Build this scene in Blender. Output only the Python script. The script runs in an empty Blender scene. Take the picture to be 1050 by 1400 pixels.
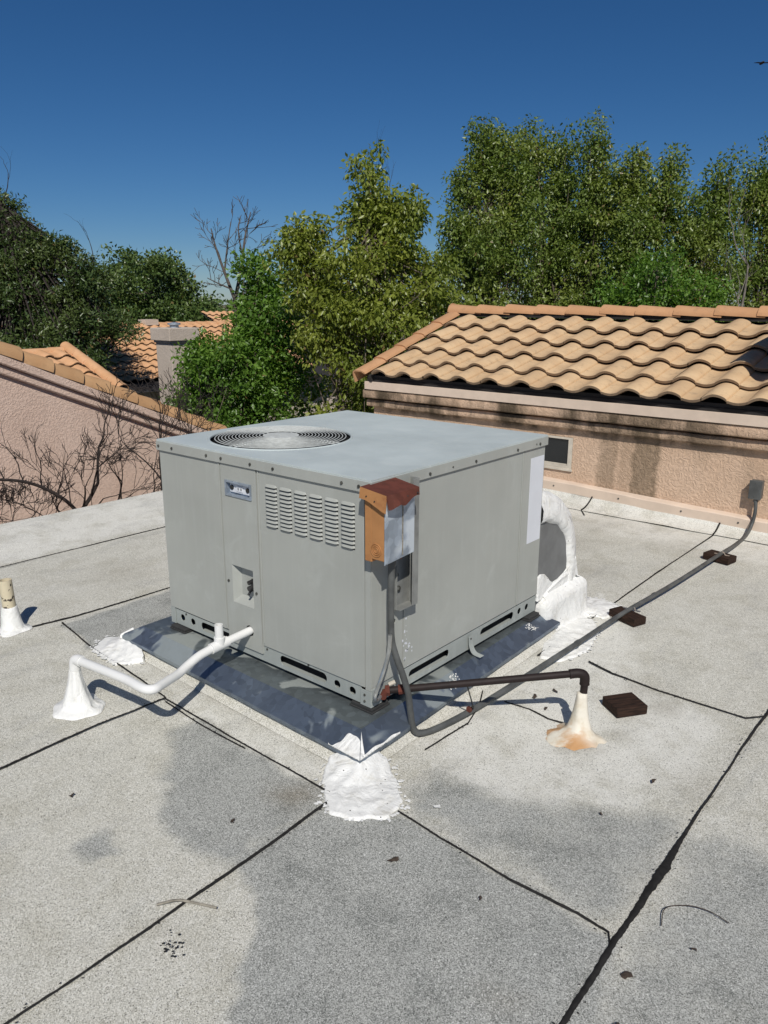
import bpy, math, random
import numpy as np
from mathutils import Vector, Matrix, Quaternion

SC = bpy.context.scene
COL = SC.collection
random.seed(11)
RNG = np.random.default_rng(7)
PI = math.pi

# ------------------------------------------------------------------ camera
cd = bpy.data.cameras.new('camera'); cam = bpy.data.objects.new('camera', cd); COL.objects.link(cam)
cd.sensor_fit = 'HORIZONTAL'; cd.sensor_width = 36.0; cd.lens = 36.07
cd.clip_start = 0.05; cd.clip_end = 3000
CAM = Vector((1.6205, -1.8658, 1.5305))
_r = Vector((0.7661, 0.6428, 0.0035)); _u = Vector((-0.1715, 0.1993, 0.9648)); _f = Vector((-0.6197, 0.7391, -0.2635))
cam.matrix_world = Matrix(((_r.x, _u.x, -_f.x, CAM.x), (_r.y, _u.y, -_f.y, CAM.y), (_r.z, _u.z, -_f.z, CAM.z), (0, 0, 0, 1)))
SC.camera = cam

# ------------------------------------------------------------------ sky, sun, exposure
SUN_DIR = Vector((0.70, -0.73, 1.0)).normalized()            # towards the sun
W = bpy.data.worlds.new('World'); SC.world = W; W.use_nodes = True
nt = W.node_tree; nt.nodes.clear()
sky = nt.nodes.new('ShaderNodeTexSky'); sky.sky_type = 'NISHITA'; sky.sun_disc = False
sky.sun_elevation = math.asin(SUN_DIR.z); sky.sun_rotation = math.atan2(SUN_DIR.x, SUN_DIR.y)
sky.altitude = 1200; sky.air_density = 1.0; sky.dust_density = 0.2; sky.ozone_density = 10.0
hs = nt.nodes.new('ShaderNodeHueSaturation'); hs.inputs['Saturation'].default_value = 1.12
bg = nt.nodes.new('ShaderNodeBackground'); bg.inputs['Strength'].default_value = 0.053
wo = nt.nodes.new('ShaderNodeOutputWorld')
nt.links.new(sky.outputs[0], hs.inputs['Color']); nt.links.new(hs.outputs[0], bg.inputs[0]); nt.links.new(bg.outputs[0], wo.inputs[0])
sd = bpy.data.lights.new('sun', 'SUN'); sd.energy = 4.0; sd.angle = math.radians(0.53); sd.color = (1.0, 0.955, 0.88)
so = bpy.data.objects.new('sun', sd); COL.objects.link(so); so.rotation_euler = (-SUN_DIR).to_track_quat('-Z', 'Y').to_euler(); so.location = (6, -6, 9)
SC.view_settings.view_transform = 'Standard'; SC.view_settings.look = 'None'
SC.view_settings.gamma = 1.0; SC.view_settings.exposure = 0.0; SC.view_settings.use_curve_mapping = False

# ------------------------------------------------------------------ mesh helpers
class MB:
    def __init__(s): s.v = []; s.f = []; s.m = []
    def add(s, vs, fs, m=0):
        o = len(s.v); s.v += [tuple(p) for p in vs]
        for f in fs: s.f.append(tuple(i + o for i in f)); s.m.append(m)
        return s
    def box(s, a, b, m=0):
        (x0, y0, z0), (x1, y1, z1) = a, b
        vs = [(x0,y0,z0),(x1,y0,z0),(x1,y1,z0),(x0,y1,z0),(x0,y0,z1),(x1,y0,z1),(x1,y1,z1),(x0,y1,z1)]
        return s.add(vs, [(3,2,1,0),(4,5,6,7),(0,1,5,4),(1,2,6,5),(2,3,7,6),(3,0,4,7)], m)
    def prism(s, prof, a, b, m=0):
        """closed profile [(p,q)] in a plane, extruded between the maps a and b: callables (p,q)->xyz"""
        n = len(prof)
        vs = [a(p, q) for p, q in prof] + [b(p, q) for p, q in prof]
        fs = [(i, (i+1) % n, n + (i+1) % n, n + i) for i in range(n)]
        fs += [tuple(range(n-1, -1, -1)), tuple(range(n, 2*n))]
        return s.add(vs, fs, m)
    def tube(s, path, r, seg=10, cap=True, m=0):
        P = [Vector(p) for p in path]; n = len(P)
        R = r if isinstance(r, (list, tuple)) else [r]*n
        t0 = (P[1]-P[0]).normalized(); ref = Vector((0,0,1)) if abs(t0.z) < .9 else Vector((1,0,0))
        nrm = t0.cross(ref).normalized(); vs = []; prev = t0
        for i in range(n):
            t = ((P[min(i+1,n-1)]-P[i]).normalized() + (P[i]-P[max(i-1,0)]).normalized())
            t = t.normalized() if t.length > 1e-6 else prev
            nrm = (nrm - t*nrm.dot(t)); nrm = nrm.normalized() if nrm.length > 1e-6 else t.orthogonal().normalized()
            bn = t.cross(nrm); prev = t
            for k in range(seg):
                a = 2*PI*k/seg; vs.append(P[i] + (nrm*math.cos(a) + bn*math.sin(a))*R[i])
        fs = [(i*seg+k, i*seg+(k+1) % seg, (i+1)*seg+(k+1) % seg, (i+1)*seg+k) for i in range(n-1) for k in range(seg)]
        if cap: fs += [tuple(range(seg-1,-1,-1)), tuple(range((n-1)*seg, n*seg))]
        return s.add(vs, fs, m)
    def lathe(s, prof, c=(0,0,0), seg=24, m=0, axis=None, wob=None, cap=True):
        vs = []; n = len(prof)
        q = axis.to_track_quat('Z','Y') if axis is not None else None
        for j, (r, z) in enumerate(prof):
            for k in range(seg):
                a = 2*PI*k/seg; rr = r*(wob(a, j) if wob else 1)
                p = Vector((rr*math.cos(a), rr*math.sin(a), z))
                if q: p = q @ p
                vs.append(p + Vector(c))
        fs = [(j*seg+k, j*seg+(k+1) % seg, (j+1)*seg+(k+1) % seg, (j+1)*seg+k) for j in range(n-1) for k in range(seg)]
        if cap and prof[0][0] > 1e-6: fs.append(tuple(range(seg-1,-1,-1)))
        if cap and prof[-1][0] > 1e-6: fs.append(tuple(range((n-1)*seg, n*seg)))
        return s.add(vs, fs, m)
    def grid(s, nu, nv, fn, m=0):
        vs = [fn(i/(nu-1), j/(nv-1)) for j in range(nv) for i in range(nu)]
        return s.add(vs, [(j*nu+i, j*nu+i+1, (j+1)*nu+i+1, (j+1)*nu+i) for j in range(nv-1) for i in range(nu-1)], m)
    def mesh(s, name, mats, smooth=None):
        me = bpy.data.meshes.new(name); me.from_pydata(s.v, [], s.f)
        for k in (mats if isinstance(mats, (list, tuple)) else [mats]): me.materials.append(k)
        if any(s.m): me.polygons.foreach_set('material_index', s.m)
        if smooth is not None:
            me.polygons.foreach_set('use_smooth', [True]*len(me.polygons)); me.set_sharp_from_angle(angle=math.radians(smooth))
        me.update(); return me
    def build(s, name, mats, parent=None, smooth=None, bevel=0, loc=None):
        return link(name, s.mesh(name, mats, smooth), parent, bevel, loc)

def link(name, me, parent=None, bevel=0, loc=None):
    o = bpy.data.objects.new(name, me); COL.objects.link(o)
    if parent is not None:
        o.parent = parent
        chain = parent; off = Vector((0,0,0))
        while chain: off += chain.location; chain = chain.parent
        if loc is None: o.location = -off                    # meshes are written in world metres
        else: o.location = Vector(loc) - off
    elif loc is not None: o.location = loc
    if bevel:
        b = o.modifiers.new('bevel', 'BEVEL'); b.width = bevel; b.segments = 2; b.limit_method = 'ANGLE'; b.angle_limit = math.radians(40)
    return o

def tag(o, label, cat, group=None):
    o['label'] = label; o['category'] = cat
    if group: o['group'] = group
    return o
def thing(name, label, cat, loc=(0,0,0), group=None):
    o = bpy.data.objects.new(name, None); COL.objects.link(o); o.location = loc; o.empty_display_size = .1
    return tag(o, label, cat, group)
def share(name, me, parent, M):
    """an object that shares its mesh, placed by the world matrix M under a parent at the origin"""
    o = bpy.data.objects.new(name, me); COL.objects.link(o); o.parent = parent; o.matrix_local = M
    return o

def smooth_path(pts, n=8):
    P = [Vector(p) for p in pts]; out = []
    Q = [P[0]*2-P[1]] + P + [P[-1]*2-P[-2]]
    for i in range(1, len(Q)-2):
        for k in range(n):
            t = k/n; a, b, c, d = Q[i-1], Q[i], Q[i+1], Q[i+2]
            out.append(.5*((2*b) + (c-a)*t + (2*a-5*b+4*c-d)*t*t + (3*b-a-3*c+d)*t**3))
    return out + [P[-1]]

def plate(outline, holes, th):
    """flat plate with real holes, from a filled 2-D curve; returns verts, faces with u,v in the plate and w in 0..-th"""
    cu = bpy.data.curves.new('plate', 'CURVE'); cu.dimensions = '2D'; cu.fill_mode = 'BOTH'; cu.extrude = th/2
    for lp in [outline] + holes:
        sp = cu.splines.new('POLY'); sp.points.add(len(lp)-1); sp.use_cyclic_u = True
        for k, p in enumerate(lp): sp.points[k].co = (p[0], p[1], 0, 1)
    ob = bpy.data.objects.new('plate', cu); COL.objects.link(ob)
    dg = bpy.context.evaluated_depsgraph_get(); ev = ob.evaluated_get(dg); me = ev.to_mesh()
    vs = [(v.co.x, v.co.y, v.co.z - th/2) for v in me.vertices]; fs = [tuple(p.vertices) for p in me.polygons]
    ev.to_mesh_clear(); bpy.data.objects.remove(ob); bpy.data.curves.remove(cu)
    return vs, fs
def rect(x0, z0, x1, z1): return [(x0,z0),(x1,z0),(x1,z1),(x0,z1)]
def circ(x, z, r, n=20): return [(x+r*math.cos(2*PI*k/n), z+r*math.sin(2*PI*k/n)) for k in range(n)]
def slot(x0, x1, z, r):
    return [(x1+r*math.sin(a)-r, z-r*math.cos(a)) for a in np.linspace(0, PI, 9)] + [(x0-r*math.sin(a)+r, z+r*math.cos(a)) for a in np.linspace(0, PI, 9)]
FRONT = lambda y: (lambda u, v, w: (u, y - w, v))             # u = x, v = z ; outer side towards -y
RIGHT = lambda x: (lambda u, v, w: (x + w, u, v))             # u = y, v = z ; outer side towards +x
def addplate(mb, outline, holes, th, mp, m=0):
    vs, fs = plate(outline, holes, th); return mb.add([mp(*p) for p in vs], fs, m)

def sn(x, y, s=1.0, seed=0.0):                                # cheap smooth noise, -1..1
    x = x*s + seed*3.17; y = y*s - seed*1.73
    return (np.sin(x*1.7+1.3*np.sin(y*1.1+seed))+np.sin(y*2.3+1.7*np.sin(x*0.9-seed))+np.sin((x+y)*1.3+seed*2)*.8+np.sin(x*3.9-y*2.7+seed)*.5)/3.3

# ------------------------------------------------------------------ material helpers
class NT:
    def __init__(s, name):
        s.m = bpy.data.materials.new(name); s.m.use_nodes = True; s.t = s.m.node_tree; s.n = s.t.nodes
        s.b = s.n['Principled BSDF']; s.out = s.n['Material Output']
        s.pos = s.n.new('ShaderNodeNewGeometry').outputs['Position']
        s.obj = s.n.new('ShaderNodeTexCoord').outputs['Object']
    def L(s, a, b): s.t.links.new(a, b)
    def put(s, sock, v):
        if isinstance(v, (int, float)): sock.default_value = v
        elif isinstance(v, (tuple, list)): sock.default_value = (*v, 1) if len(v) == 3 and sock.type == 'RGBA' else v
        else: s.L(v, sock)
    def noise(s, scale, detail=4, rough=.55, vec=None, dist=0, out='Fac', stretch=None):
        t = s.n.new('ShaderNodeTexNoise'); t.inputs['Scale'].default_value = scale; t.inputs['Detail'].default_value = detail
        t.inputs['Roughness'].default_value = rough; t.inputs['Distortion'].default_value = dist
        v = vec or s.pos
        if stretch: v = s.scale(v, stretch)
        s.L(v, t.inputs['Vector']); return t.outputs[out]
    def scale(s, v, k):
        m = s.n.new('ShaderNodeVectorMath'); m.operation = 'MULTIPLY'; s.L(v, m.inputs[0]); m.inputs[1].default_value = k; return m.outputs[0]
    def voro(s, scale, out='Distance', feature='F1', vec=None, rnd=1.0):
        t = s.n.new('ShaderNodeTexVoronoi'); t.feature = feature; t.inputs['Scale'].default_value = scale; t.inputs['Randomness'].default_value = rnd
        s.L(vec or s.pos, t.inputs['Vector']); return t.outputs[out]
    def math(s, op, a, b=0.0, c=None):
        t = s.n.new('ShaderNodeMath'); t.operation = op; s.put(t.inputs[0], a); s.put(t.inputs[1], b)
        if c is not None: s.put(t.inputs[2], c)
        return t.outputs[0]
    def mr(s, v, a, b, c=0.0, d=1.0, smooth=True):
        t = s.n.new('ShaderNodeMapRange'); t.interpolation_type = 'SMOOTHSTEP' if smooth else 'LINEAR'
        s.put(t.inputs[0], v); t.inputs[1].default_value = a; t.inputs[2].default_value = b; t.inputs[3].default_value = c; t.inputs[4].default_value = d
        return t.outputs[0]
    def mix(s, f, a, b, mode='MIX'):
        t = s.n.new('ShaderNodeMix'); t.data_type = 'RGBA'; t.blend_type = mode
        s.put(t.inputs['Factor'], f); s.put(t.inputs[6], a); s.put(t.inputs[7], b); return t.outputs[2]
    def xyz(s, v=None):
        t = s.n.new('ShaderNodeSeparateXYZ'); s.L(v or s.pos, t.inputs[0]); return t.outputs
    def attr(s, name):
        t = s.n.new('ShaderNodeAttribute'); t.attribute_name = name; return t.outputs['Fac']
    def rand(s): return s.n.new('ShaderNodeObjectInfo').outputs['Random']
    def bump(s, h, strength=.5, dist=.01, prev=None):
        t = s.n.new('ShaderNodeBump'); t.inputs['Strength'].default_value = strength; t.inputs['Distance'].default_value = dist
        s.L(h, t.inputs['Height'])
        if prev is not None: s.L(prev, t.inputs['Normal'])
        return t.outputs[0]
    def fin(s, col, rough=.6, metal=0.0, normal=None, spec=.5):
        s.put(s.b.inputs['Base Color'], col); s.put(s.b.inputs['Roughness'], rough); s.put(s.b.inputs['Metallic'], metal)
        s.b.inputs['Specular IOR Level'].default_value = spec
        if normal is not None: s.L(normal, s.b.inputs['Normal'])
        return s.m
def v3(c, k): return tuple(x*k for x in c)

def m_simple(name, c, rough=.6, metal=0.0, var=.15, scale=12, bump=0.0, spec=.5, bscale=60):
    n = NT(name); f = n.noise(scale, 5)
    col = n.mix(n.mr(f, .3, .7), v3(c, 1-var), v3(c, 1+var))
    nm = n.bump(n.noise(bscale, 5), bump, .004) if bump else None
    return n.fin(col, rough, metal, nm, spec)

def m_granule():
    n = NT('roof_granules')
    wear = n.attr('wear'); dirt = n.attr('dirt')
    edge = n.noise(13, 7, .68); big = n.noise(1.6, 5, .6); mid = n.noise(5.5, 6, .65)
    w = n.math('ADD', wear, n.math('MULTIPLY', n.math('SUBTRACT', edge, .5), .42))
    w = n.math('ADD', w, n.math('MULTIPLY', n.math('SUBTRACT', big, .5), .40))
    rim = n.math('MULTIPLY', n.mr(w, .12, .30), n.mr(w, .48, .32))          # pale drying line round a worn patch
    w = n.mr(w, .24, .72)
    cells = n.voro(430, 'Color'); c = n.xyz(cells); g = n.math('ADD', n.math('MULTIPLY', c[0], .65), n.math('MULTIPLY', n.mr(n.noise(900, 1, .5), .3, .7), .35))
    gs = n.mr(g, .12, .88, 0, 1, False)
    light = n.mix(gs, (.325,.316,.262), (.79,.772,.70))
    worn = n.mix(gs, (.140,.145,.134), (.575,.578,.54))
    coat = n.math('ADD', n.attr('coat'), n.math('MULTIPLY', n.math('SUBTRACT', edge, .5), .6))
    coat = n.math('ADD', coat, n.math('MULTIPLY', rim, .35))
    light = n.mix(n.mr(coat, .2, .85), light, n.mix(gs, (.54,.53,.475), (.80,.79,.735)))
    # grime: faint brownish bloom in broad drifts
    light = n.mix(n.math('MULTIPLY', n.mr(mid, .44, .70), .55), light, n.mix(gs, (.21,.20,.155), (.62,.595,.50)))
    drift = n.noise(3.3, 6, .68, dist=.7, stretch=(1.6,.55,1))
    light = n.mix(n.math('MULTIPLY', n.mr(drift, .50, .74), .5), light, n.mix(gs, (.17,.17,.155), (.58,.575,.54)))
    light = n.mix(n.math('MULTIPLY', n.mr(drift, .46, .30), .45), light, n.mix(gs, (.50,.49,.44), (.80,.79,.73)))
    worn = n.mix(n.math('MULTIPLY', n.mr(n.noise(4.1, 6, .7), .46, .70), .75), worn, n.mix(gs, (.055,.066,.06), (.38,.385,.36)))
    worn = n.mix(n.math('MULTIPLY', n.mr(n.noise(2.7, 5, .6), .48, .68), .6), worn, n.mix(gs, (.16,.165,.155), (.56,.57,.54)))
    col = n.mix(w, light, worn)
    col = n.mix(n.math('MULTIPLY', dirt, .75), col, n.mix(gs, (.085,.072,.05), (.34,.30,.23)))
    # lone dark and bright granules
    dk = n.math('MULTIPLY', n.math('GREATER_THAN', c[1], .955), .75)
    col = n.mix(dk, col, (.05,.05,.046))
    br = n.math('MULTIPLY', n.math('GREATER_THAN', c[2], .965), .7)
    col = n.mix(br, col, (.80,.80,.77))
    specks = n.math('MULTIPLY', n.math('LESS_THAN', n.voro(55), .06), n.math('GREATER_THAN', n.noise(2.2, 3), .52))
    col = n.mix(n.math('MULTIPLY', specks, .8), col, (.05,.045,.04))
    nb = n.bump(g, .3, .002)
    nb = n.bump(n.noise(22, 5), .22, .006, nb)
    return n.fin(col, .93, 0, nb, .2)

def m_stucco(name, c1, c2, lace=9.0, strength=1.0, streaks=False, dist=.012, det=3):
    n = NT(name)
    a = n.noise(lace*1.2, 5, .6, dist=1.2); b = n.voro(lace*2.3, 'Distance', 'DISTANCE_TO_EDGE'); f = n.noise(140, 3)
    wv = n.noise(lace*2.6, det, .5, dist=2.5 if det > 2 else .8)
    h = n.math('ADD', n.math('MULTIPLY', n.mr(wv, .36, .64), .8), n.math('MULTIPLY', f, .05))
    h = n.math('ADD', h, n.math('MULTIPLY', a, .5))
    col = n.mix(n.mr(n.noise(1.7, 5), .3, .7), c1, c2)
    col = n.mix(n.math('MULTIPLY', n.mr(wv, .52, .40), .22), col, v3(c1, .55))
    if streaks:
        x, y, z = n.xyz()
        wob = n.math('MULTIPLY', n.math('SUBTRACT', n.noise(9, 4), .5), .10)
        xw = n.math('ADD', x, wob)
        def win(c, hw, soft): return n.mr(n.math('ABSOLUTE', n.math('SUBTRACT', xw, c)), hw+soft, hw)
        s1 = n.math('MULTIPLY', win(-.765, .05, .05), .55); s2 = n.math('MULTIPLY', win(-.47, .08, .04), .8); s3 = n.math('MULTIPLY', win(-.62, .03, .04), .3)
        s = n.math('MAXIMUM', n.math('MAXIMUM', s1, s2), s3)
        col = n.mix(n.math('MULTIPLY', s, n.mr(n.noise(30, 5, .7), .2, .65, .45, 1)), col, (.15,.115,.075))
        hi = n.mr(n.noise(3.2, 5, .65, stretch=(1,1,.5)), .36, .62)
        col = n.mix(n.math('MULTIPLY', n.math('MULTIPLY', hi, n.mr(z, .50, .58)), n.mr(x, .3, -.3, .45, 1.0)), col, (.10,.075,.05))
        col = n.mix(n.math('MULTIPLY', n.mr(n.noise(5, 4, stretch=(1,1,.3)), .5, .8), .5), col, (.30,.22,.15))
    return n.fin(col, .92, 0, n.bump(h, strength, dist), .15)

def m_tile(name, a, b, dark, weather=.5):
    n = NT(name); r = n.rand()
    col = n.mix(n.mr(n.noise(6, 5), .3, .7), a, b)
    col = n.mix(n.math('MULTIPLY', n.mr(r, 0, 1), .4), col, v3(a, .82))
    col = n.mix(n.math('MULTIPLY', n.mr(n.noise(17, 6, .7), .50, .74), weather), col, dark)
    col = n.mix(n.math('MULTIPLY', n.math('LESS_THAN', n.voro(45), .10), n.math('MULTIPLY', n.mr(n.noise(5, 3), .45, .65), .8)), col, v3(dark, .35))
    nb = n.bump(n.noise(120, 5, .65), .30, .004)
    return n.fin(col, .85, 0, nb, .25)

def m_paint(name, c, rough=.5, streak=.12, chalk=(.62,.64,.62), chalkf=.3):
    n = NT(name)
    col = n.mix(n.mr(n.noise(2.3, 4), .3, .7), v3(c, 1-streak*.4), v3(c, 1+streak*.4))
    st = n.mr(n.noise(30, 6, .62, stretch=(1,1,.06)), .46, .74)
    col = n.mix(n.math('MULTIPLY', st, chalkf*.5), col, chalk)
    sm = n.mr(n.noise(5.4, 6, .66, dist=1.1), .52, .74)
    col = n.mix(n.math('MULTIPLY', sm, chalkf), col, chalk)
    col = n.mix(n.math('MULTIPLY', n.mr(n.noise(90, 4, .7), .66, .8), .25), col, v3(c, .45))
    return n.fin(col, n.mr(n.noise(7, 4), .2, .8, rough-.1, rough+.12), 0, n.bump(n.noise(2.4, 2), .3, .03), .4)

def m_galv(name, c, rough=.35, blotch=(.30,.32,.31), bf=.6):
    n = NT(name)
    sp = n.xyz(n.voro(38, 'Color'))[0]
    col = n.mix(sp, v3(c, .82), v3(c, 1.15))
    pd = n.mr(n.noise(2.6, 4, .5, dist=.8), .52, .56)
    pd = n.math('MAXIMUM', pd, n.math('MULTIPLY', n.mr(n.noise(14, 5, .65), .6, .7), .4))
    col = n.mix(n.math('MULTIPLY', pd, bf), col, blotch)
    rg = n.mix(pd, (rough,)*3, (.75,)*3)
    return n.fin(col, rg, n.math('SUBTRACT', .75, n.math('MULTIPLY', pd, .5)), n.bump(n.noise(5, 3), .18, .012), .5)

def m_rustpaint(name, c, rust, f=.5, scale=9, rough=.6):
    n = NT(name)
    k = n.mr(n.noise(scale, 6, .7), .46, .62)
    col = n.mix(n.mr(n.noise(scale*.6, 3), .3, .7), v3(c, .88), v3(c, 1.1))
    col = n.mix(n.math('MULTIPLY', k, f), col, rust)
    return n.fin(col, rough, 0, n.bump(n.noise(60, 5), .25, .003), .35)

def m_leaf(name, a, b, c, tr=.35):
    n = NT(name); geo = n.n.new('ShaderNodeNewGeometry'); r = geo.outputs['Random Per Island']
    col = n.mix(r, a, b); col = n.mix(n.math('MULTIPLY', n.mr(n.noise(1.1, 3), .42, .68), .7), col, c)
    col = n.mix(n.math('GREATER_THAN', r, .988), col, (.22,.16,.06))
    n.fin(col, .38, 0, None, .55)
    t = n.n.new('ShaderNodeBsdfTranslucent'); n.L(n.mix(1.0, col, (1.15,1.25,.45), 'MULTIPLY'), t.inputs[0])
    mx = n.n.new('ShaderNodeMixShader'); mx.inputs[0].default_value = tr
    n.L(n.b.outputs[0], mx.inputs[1]); n.L(t.outputs[0], mx.inputs[2]); n.L(mx.outputs[0], n.out.inputs[0])
    return n.m

def m_mastic():
    n = NT('white_mastic')
    a = n.noise(11, 6, .6, dist=1.6); col = n.mix(n.mr(n.noise(13, 6, .7, dist=.5), .50, .74), (.80,.80,.775), (.60,.585,.53))
    col = n.mix(n.math('MULTIPLY', n.math('LESS_THAN', n.voro(34), .085), n.math('GREATER_THAN', n.noise(6), .52)), col, (.06,.055,.05))
    return n.fin(col, .5, 0, n.bump(n.noise(70, 4, .6, stretch=(1,1,.35)), .35, .005, n.bump(a, .7, .016)), .4)

M = {}
M['granule'] = m_granule()
M['tar'] = m_simple('black_tar', (.016,.015,.014), .75, 0, .3, 60, .6, .3)
M['mastic'] = m_mastic()
M['unit'] = m_paint('grey_painted_steel', (.355,.367,.340), .48, .12, (.46,.485,.46), .3)
M['lid'] = m_paint('faded_grey_top', (.49,.545,.54), .5, .2, (.60,.64,.63), .4)
M['rail'] = m_paint('rail_steel', (.31,.335,.32), .5, .2, (.46,.5,.485), .5)
M['dark'] = m_simple('dark_inside', (.012,.012,.012), .9)
M['black'] = m_simple('black_rubber', (.03,.03,.03), .8)
M['screw'] = m_simple('screw_heads', (.10,.10,.09), .5, .5, .5, 90)
M['wire'] = m_simple('grille_wire', (.50,.52,.50), .75, 0, .15, 40, 0, .25)
M['label'] = m_simple('bleached_label', (.66,.68,.72), .6, 0, .04, 5)
M['galv'] = m_galv('galvanised_steel', (.185,.225,.28), .40, (.25,.28,.28), .8)
M['tray'] = m_galv('dull_tray_metal', (.215,.245,.255), .48, (.32,.345,.325), .85)
M['galvbox'] = m_galv('weathered_zinc', (.42,.48,.55), .6, (.60,.64,.66), .7)
M['conduit'] = m_simple('grey_conduit', (.085,.089,.087), .55, .05, .3, 14, .15)
M['bracket'] = m_simple('grey_bracket_paint', (.20,.205,.195), .6, 0, .2, 14, .1)
M['flex'] = m_simple('bare_metal_whip', (.50,.51,.50), .3, .8, .2, 30)
M['gas'] = m_rustpaint('brown_iron_pipe', (.019,.011,.010), (.012,.008,.007), .7, 22, .65)
M['pvc'] = m_simple('white_pvc', (.76,.76,.74), .35, 0, .05, 6)
M['rust'] = m_rustpaint('dark_red_rust', (.125,.036,.023), (.06,.02,.013), .5, 20, .85)
M['orange'] = m_rustpaint('orange_primer', (.42,.20,.075), (.26,.10,.04), .55, 12, .7)
M['wood'] = None
M['leaf_mid'] = m_leaf('leaves_mid_green', (0.107,0.164,0.032), (0.215,0.288,0.062), (0.254,0.299,0.062), .35)
M['leaf_yel'] = m_leaf('leaves_yellow_green', (0.175,0.220,0.034), (0.322,0.362,0.066), (0.141,0.198,0.034), .38)
M['leaf_bright'] = m_leaf('leaves_fresh_green', (0.096,0.198,0.027), (0.203,0.339,0.056), (0.085,0.175,0.027), .38)
M['leaf_dark'] = m_leaf('needles_dark_green', (0.042, 0.08, 0.022), (0.085, 0.13, 0.036), (0.115, 0.15, 0.04), .2)
M['leaf_far'] = m_leaf('leaves_far_green', (0.06, 0.11, 0.028), (0.115, 0.175, 0.044), (0.14, 0.18, 0.046), .2)
M['bark'] = m_simple('grey_brown_bark', (.13,.105,.08), .9, 0, .35, 25, .6)
M['bark_dark'] = m_simple('dark_bare_wood', (.028,.021,.018), .9, 0, .35, 25, .4)
M['bark_dead'] = m_simple('grey_dead_bark', (.085,.070,.060), .9, 0, .3, 25, .4)
M['bark_pale'] = m_simple('pale_dead_wood', (.20,.175,.15), .9, 0, .3, 25, .4)
M['stucco'] = m_stucco('peach_stucco', (.55,.385,.265), (.63,.46,.335), 9, .45, True, .010)
M['stucco_left'] = m_stucco('pink_stucco', (.66,.495,.40), (.73,.56,.46), 17, .5, False, .007, 1)
M['stucco_far'] = m_stucco('pale_stucco', (.52,.445,.375), (.58,.50,.425), 6, .25)
M['peach'] = m_simple('peach_trim_paint', (.66,.535,.43), .6, 0, .06, 8, .1)
M['tile'] = m_tile('clay_tile', (.555,.378,.218), (.625,.450,.270), (.33,.24,.155), .65)
M['tile_left'] = m_tile('brown_barrel_tile', (.50,.29,.145), (.56,.345,.18), (.33,.20,.115), .5)
M['ridge'] = m_tile('ridge_tile', (.52,.285,.145), (.58,.33,.175), (.36,.21,.12), .6)
M['tile_edge'] = m_tile('weathered_tile_edge', (.25,.175,.115), (.31,.22,.145), (.12,.09,.065), .6)
M['tile_far'] = m_tile('far_clay_tile', (.60,.335,.17), (.66,.39,.22), (.42,.24,.13), .4)
M['felt'] = m_simple('black_felt', (.022,.02,.02), .9)
M['glass'] = m_simple('dark_window_glass', (.012,.014,.016), .12, 0, .1, 3, 0, .6)
M['frame'] = m_simple('cream_window_frame', (.55,.50,.42), .5, 0, .12, 12)
M['soil'] = m_simple('dry_ground', (.16,.13,.09), .95, 0, .35, .8, .5)
M['debris'] = m_simple('dry_leaf_scraps', (.05,.035,.025), .9, 0, .4, 80)
M['twig'] = m_simple('grey_twig', (.24,.22,.18), .9, 0, .3, 60)
M['zinc_paint'] = m_simple('grey_duct_metal', (.165,.17,.17), .6, .1, .15, 9)
M['valve'] = m_simple('dark_valve_metal', (.05,.05,.05), .5, .5, .3, 60)
M['cone_paint'] = None
def m_wood():
    n = NT('dark_redwood'); f = n.noise(14, 5, .6, vec=n.scale(n.obj, (1, 9, 9)))
    col = n.mix(n.mr(f, .3, .7), (.013,.008,.006), (.047,.025,.017)); return n.fin(col, .85, 0, n.bump(f, .6, .004), .2)
M['wood'] = m_wood()
def m_cone_rust():
    n = NT('rust_stained_mastic'); x, y, z = n.xyz()
    k = n.mr(n.noise(8, 5, .6, dist=.6), .40, .54); lo = n.math('MULTIPLY', n.mr(z, .12, .0, .15, 1), n.mr(n.math('ADD', n.math('MULTIPLY', x, .3), y), .72, .62, .12, 1))
    col = n.mix(n.mr(n.noise(20, 4), .4, .7), (.74,.70,.60), (.62,.56,.44))
    col = n.mix(n.math('MULTIPLY', n.math('MULTIPLY', k, lo), .85), col, (.50,.235,.065))
    return n.fin(col, .6, 0, n.bump(n.noise(30, 5), .5, .008), .3)
M['cone_rust'] = m_cone_rust()
def m_ventpipe():
    n = NT('chipped_cream_paint'); k = n.mr(n.noise(26, 4, .6), .56, .60)
    return n.fin(n.mix(k, (.60,.53,.38), (.04,.03,.025)), .6, 0, n.bump(n.noise(40, 4), .3, .004), .3)
M['vent'] = m_ventpipe()

# ------------------------------------------------------------------ the flat roof and the ground
EYE_FLOOR = -3.6
def S01(t): t = min(1, max(0, t)); return t*t*(3-2*t)
def zr(x, y):
    return .045*S01((-2.9-x)/.75) if x < -2.9 else 0.0

g = MB(); g.add([(-900,-900,EYE_FLOOR),(900,-900,EYE_FLOOR),(900,900,EYE_FLOOR),(-900,900,EYE_FLOOR)], [(0,1,2,3)])
o = g.build('ground', M['soil']); o['kind'] = 'structure'

roof = bpy.data.objects.new('flat_roof', None); COL.objects.link(roof); roof['kind'] = 'structure'
b = MB(); b.box((-3.68,-6.2,EYE_FLOOR+.01), (7,3.60,-.21)); b.box((-3.68,-6.2,-.209),(7,1.6,-.03))
b.build('deck', M['stucco_left'], roof)

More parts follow.
